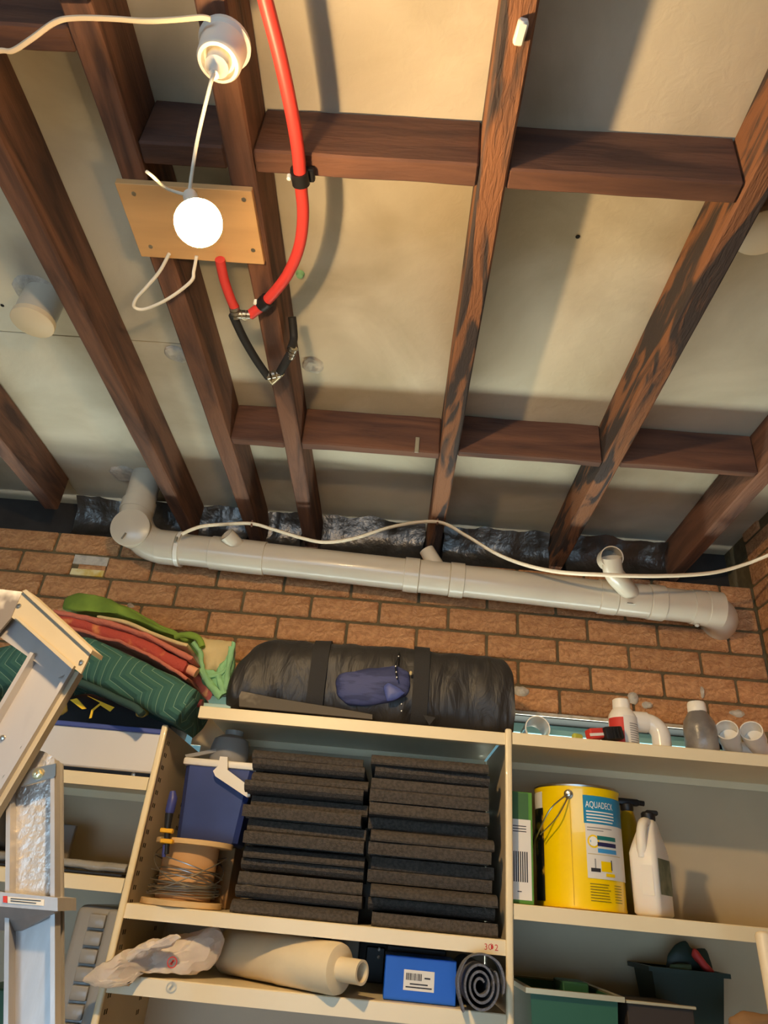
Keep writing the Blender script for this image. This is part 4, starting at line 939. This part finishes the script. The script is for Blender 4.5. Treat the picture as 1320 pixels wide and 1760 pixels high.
mb = puff([PY(x, y, 1.87) for x, y in ((105, 1046), (110, 1030), (132, 1018), (165, 1022), (198, 1034), (236, 1056), (280, 1082), (330, 1098), (322, 1104), (270, 1084), (222, 1066), (190, 1056), (150, 1052), (116, 1052))], (0, 1, .1), .030, .08, 7, 80, .005, 24); mb.build('heaped_fold', M_grn, gq, ang=60)
mb = puff([PY(a, b, 1.90) for a, b in ((334, 1100), (350, 1096), (372, 1100), (402, 1103), (404, 1120), (396, 1160), (384, 1168), (372, 1158), (352, 1166), (346, 1140))], (0, 1, 0), .03, .10, 6, 60, .006, 26); mb.build('draped_end', M_crm, gq, ang=60)
mb = puff([PY(a, b, 1.885) for a, b in ((340, 1150), (370, 1160), (398, 1120), (404, 1130), (396, 1184), (384, 1197), (370, 1190), (352, 1176))], (0, 1, 0), .02, .05, 6, 60, .008, 40); mb.build('mint_lining', M_mint, gq, ang=60)
for pts, r in ((((402, 1104), (398, 1130), (388, 1152), (370, 1160), (352, 1164)), .006), (((398, 1112), (393, 1150), (387, 1182), (380, 1192)), .008), (((346, 1150), (358, 1172), (372, 1190), (380, 1198)), .010), (((375, 1160), (380, 1178), (386, 1194)), .009), (((332, 1104), (344, 1122), (348, 1150), (352, 1168)), .007)):
    MB().tube(smooth_path([PY(x, y, 1.865) for x, y in pts], 5), r, 10).build('mint_fold', M_mint, gq, noise_amp=.003, noise_f=50)
MB().tube(smooth_path([PY(x, y, 1.86) for x, y in ((300, 1095), (320, 1091), (340, 1096), (348, 1112))], 5), .009, 10).build('lime_fold', M_grn, gq, noise_amp=.002, noise_f=50)
# second shelf: panel and long wrapped strip
x0 = PY(-40, 1470, 1.84).x; x1 = PY(221, 1495, 1.84).x
ws = empty('wrapped_strip', 'long flat strip wrapped in crinkled clear plastic behind the ladder', 'strip', ((x0+x1)/2, 1.85, L2+.001))
MB().bb(x0, x1-.004, 1.815, 1.90, L2+.001, L2+.008, .002).build('dark_panel', M_black, ws)
mb = sweep_slab([V((x0+(x1-x0)*k/8, 0, L2+.022-.002*(k/8))) for k in range(9)], .020, 1.818, 1.88, wob=.004, seed=21)
for v in mb.bm.verts: v.co.z = max(v.co.z, L2+.009)
mb.build('plastic_wrap', M_wrap, ws, ang=40)
pb = MB().bb(PY(-60, 1400, 2.1).x, PY(135, 1440, 2.1).x, 2.06, 2.075, L2+.001, PY(60, 1412, 2.07).z, .002).build('grey_sheet', mat('grey_board', (128, 120, 112), .7), None, loc=(-.9, 2.07, L2)); tag(pb, 'plain grey sheet standing at the back of the shelf behind the ladder', 'board')
mb = puff([PY(a, b, 1.90) for a, b in ((-60, 1362), (0, 1374), (18, 1392), (26, 1430), (20, 1462), (-60, 1466))], (0, 1, 0), .05, .08, 6, 48, .006, 18)
o = mb.build('black_bag', M_blk, None, loc=PY(0, 1470, 1.92), ang=60); tag(o, 'black bag peeking out behind the ladder rail at the left edge', 'bag')
# hook under the shelf
h0 = PY(213, 1530, 1.81)
o = MB().tube(smooth_path([h0, PY(211, 1545, 1.81), PY(209, 1552, 1.808), PY(205, 1551, 1.805)], 4), .0028, 8).build('shelf_hook', M_wires, None, loc=h0); tag(o, 'small bright metal hook hanging at the end of the shelf', 'hook')
# big clear grey tub on the low shelf
x0, xm0, xm1, x1 = (PY(x, 1600, 1.83).x for x in (118, 148, 178, 204)); z1 = PY(160, 1556, 1.83).z
ct = empty('storage_tub', 'cloudy grey plastic storage tub with ribbed side standing on end behind the ladder', 'tub', ((x0+x1)/2, 2.0, L3+.001))
MB().bb(x0, x1-.012, 1.84, 2.16, L3+.001, z1, .018, 3).build('tub_body', M_tubc, ct)
MB().bb(xm1, x1, 1.822, 2.165, L3+.001, z1-.004, .010, 3).build('tub_rim', M_grey, ct)
for k in range(10):
    zz_ = z1-.016-.034*k
    if zz_-.03 < L3: break
    MB().bb(xm0, xm1-.001, 1.826, 1.842, zz_-.028, zz_, .004, 2).build('tub_rib', M_tubc, ct)
a = PY(-40, 1705, 1.83); o = MB().bb(a.x, PY(21, 1720, 1.83).x, 1.83, 2.1, L3+.001, PY(10, 1700, 1.83).z, .004).build('green_crate', M_tub, None, loc=(a.x, 1.95, L3)); tag(o, 'dark green crate low on the left behind the ladder', 'crate')

# ================================================================== STEP LADDER in front of the left bay
YLD = 1.25
ld = empty('step_ladder', 'aluminium step ladder with hinged rails and beige top cap, close to the camera', 'ladder', (PY(60, 1700, YLD).x, YLD, 0))
def Q(x, y, Y=YLD): return PY(x, y, Y)
def down(p, q):   # extend the line p->q to the floor
    d = q-p; return p+d*((.004-p.z)/d.z)
# vertical rail: web and two flanges
tl, tr = Q(25, 1318), Q(99, 1308); bl, br = down(tl, Q(22, 1760)), down(tr, Q(101, 1760))
ctop = [Q(25, 1318), Q(40, 1298), Q(58, 1287), Q(76, 1292), Q(92, 1301), Q(99, 1308)]
sm = .46                           # hammered upper skin, brushed lower
ml, mr2 = Q(24, 1545), Q(100, 1545)
MB().prism(ctop+[mr2, ml], (0, .003, 0)).build('rail_upper_web', M_aluh, ld, smooth=False)
MB().prism([ml, mr2, br, bl], (0, .003, 0)).build('rail_web', M_alu, ld, smooth=False)
dx = V((.0035, 0, 0))
for a, b in ((tl, bl), (tr, br)):
    MB().prism([a-dx, a+dx, b+dx, b-dx], (0, -.022, 0)).build('rail_flange', M_alu, ld, smooth=False)
MB().prism([Q(99, 1308, 1.27), Q(107, 1312, 1.27), down(Q(107, 1312, 1.27), Q(109, 1760, 1.27)), down(Q(99, 1308, 1.27), Q(101, 1760, 1.27))], (0, .006, 0)).build('rail_side', M_alu, ld, smooth=False)
# sloping rail
s0, s1, s2, s3 = Q(64, 1128, 1.20), Q(126, 1152, 1.20), Q(0, 1364, 1.20), Q(-60, 1340, 1.20)
e0, e1 = down(s0, s3), down(s1, s2)
MB().prism([s0, s1, e1, e0], (0, .003, 0)).build('sloping_web', M_alu, ld, smooth=False)
n_ = (s1-s0).normalized()
for p, e, k in ((s0, e0, -1), (s1, e1, 1)):
    w = n_*.0035; MB().prism([p-w, p+w, e+w, e-w], (0, -.022 if k < 0 else -.012, 0)).build('sloping_flange', M_alu, ld, smooth=False)
w = n_*.012; MB().prism([s1, s1+w, e1+w, e1], (0, .02, 0)).build('sloping_side', M_cap, ld, smooth=False)
for x, y in ((5, 1268), (40, 1286), (10, 1336)):
    MB().lathe([(.0045, 0), (.004, .003), (.001, .004)], Q(x, y, 1.199), (0, -1, 0), 12).build('rivet', M_steel, ld)
for x, y in ((75, 1125), (67, 1138)):
    MB().lathe([(.003, 0), (.003, .0015), (.001, .002)], Q(x, y, 1.195), (0, -1, 0), 12).build('rivet', M_steel, ld)
MB().lathe([(.006, 0), (.0055, .003), (.001, .004)], Q(102, 1143, 1.195), (0, -1, 0), 14).build('rivet', M_steel, ld)
# hinge plate and bolt
MB().prism([Q(33, 1326, 1.226), Q(96, 1312, 1.226), Q(95, 1334, 1.226), Q(36, 1352, 1.226)], (0, .004, 0)).build('hinge_plate', M_steel, ld, smooth=False)
hb_ = MB().lathe([(.0095, 0), (.0095, .003)], Q(66, 1330, 1.226), (0, -1, 0), 20).build('hinge_washer', M_bolt, ld)
MB().lathe([(.0072, .003), (.0072, .009), (.003, .0095), (.003, .014), (.001, .0142)], Q(66, 1330, 1.226), (0, -1, -.1), 6).build('hinge_nut', M_bolt, hb_, smooth=False)
# top cap: channel tread seen from the side
MB().prism([Q(38, 1017, 1.17), Q(156, 1122, 1.17), Q(139, 1158, 1.17), Q(20, 1061, 1.17)], (0, .005, 0)).build('cap_face', M_cap, ld, smooth=False)
MB().prism([Q(38, 1016, 1.165), Q(45, 1013, 1.165), Q(159, 1117, 1.165), Q(156, 1124, 1.165)], (0, .05, .004)).build('cap_top', M_cap, ld, smooth=False)
MB().prism([Q(24, 1060, 1.163), Q(28, 1058, 1.163), Q(128, 1144, 1.163), Q(124, 1150, 1.163)], (0, .008, 0)).build('cap_bead', M_cap, ld, smooth=False)
MB().prism([Q(22, 1062, 1.19), Q(128, 1150, 1.19), Q(100, 1165, 1.19), Q(-10, 1088, 1.19)], (0, .003, 0)).build('cap_web', M_alu, ld, smooth=False)
MB().prism([Q(-40, 1008, 1.168), Q(38, 1017, 1.168), Q(18, 1063, 1.168), Q(-12, 1098, 1.168), Q(-60, 1110, 1.168)], (0, .005, 0)).build('cap_end', M_capd, ld, smooth=False)
for x, y in ((33, 1041), (140, 1138)): MB().lathe([(.004, 0), (.0035, .002), (.001, .0025)], Q(x, y, 1.169), (0, -1, 0), 12).build('rivet', M_steel, ld)
# tread with sticker
MB().prism([Q(-60, 1527, 1.215), Q(99, 1543, 1.215), Q(99, 1566, 1.215), Q(-60, 1553, 1.215)], (0, .075, 0)).build('tread', M_alu, ld, smooth=False)
MB().prism([Q(-60, 1553, 1.216), Q(98, 1566, 1.216), Q(36, 1600, 1.245), Q(-60, 1598, 1.245)], (0, .012, 0)).build('tread_lip', M_alu, ld, smooth=False)
stk = MB().prism([Q(13, 1541, 1.2140), Q(76, 1546, 1.2140), Q(75, 1557, 1.2140), Q(13, 1552, 1.2140)], (0, .0009, 0)).build('tread_sticker', M_lwhite, ld, smooth=False)
MB().prism([Q(5, 1540, 1.2138), Q(12, 1540, 1.2138), Q(12, 1552, 1.2138), Q(5, 1551, 1.2138)], (0, .001, 0)).build('sticker_mark', M_inkr, stk, smooth=False)
mb = MB()
for k in range(2): mb.prism([Q(18, 1543.5+4*k, 1.2134), Q(70-8*k, 1547.6+4*k, 1.2134), Q(70-8*k, 1549+4*k, 1.2134), Q(18, 1545+4*k, 1.2134)], (0, .0005, 0))
mb.build('sticker_text', M_ink, stk, smooth=False)['kind'] = 'stuff'
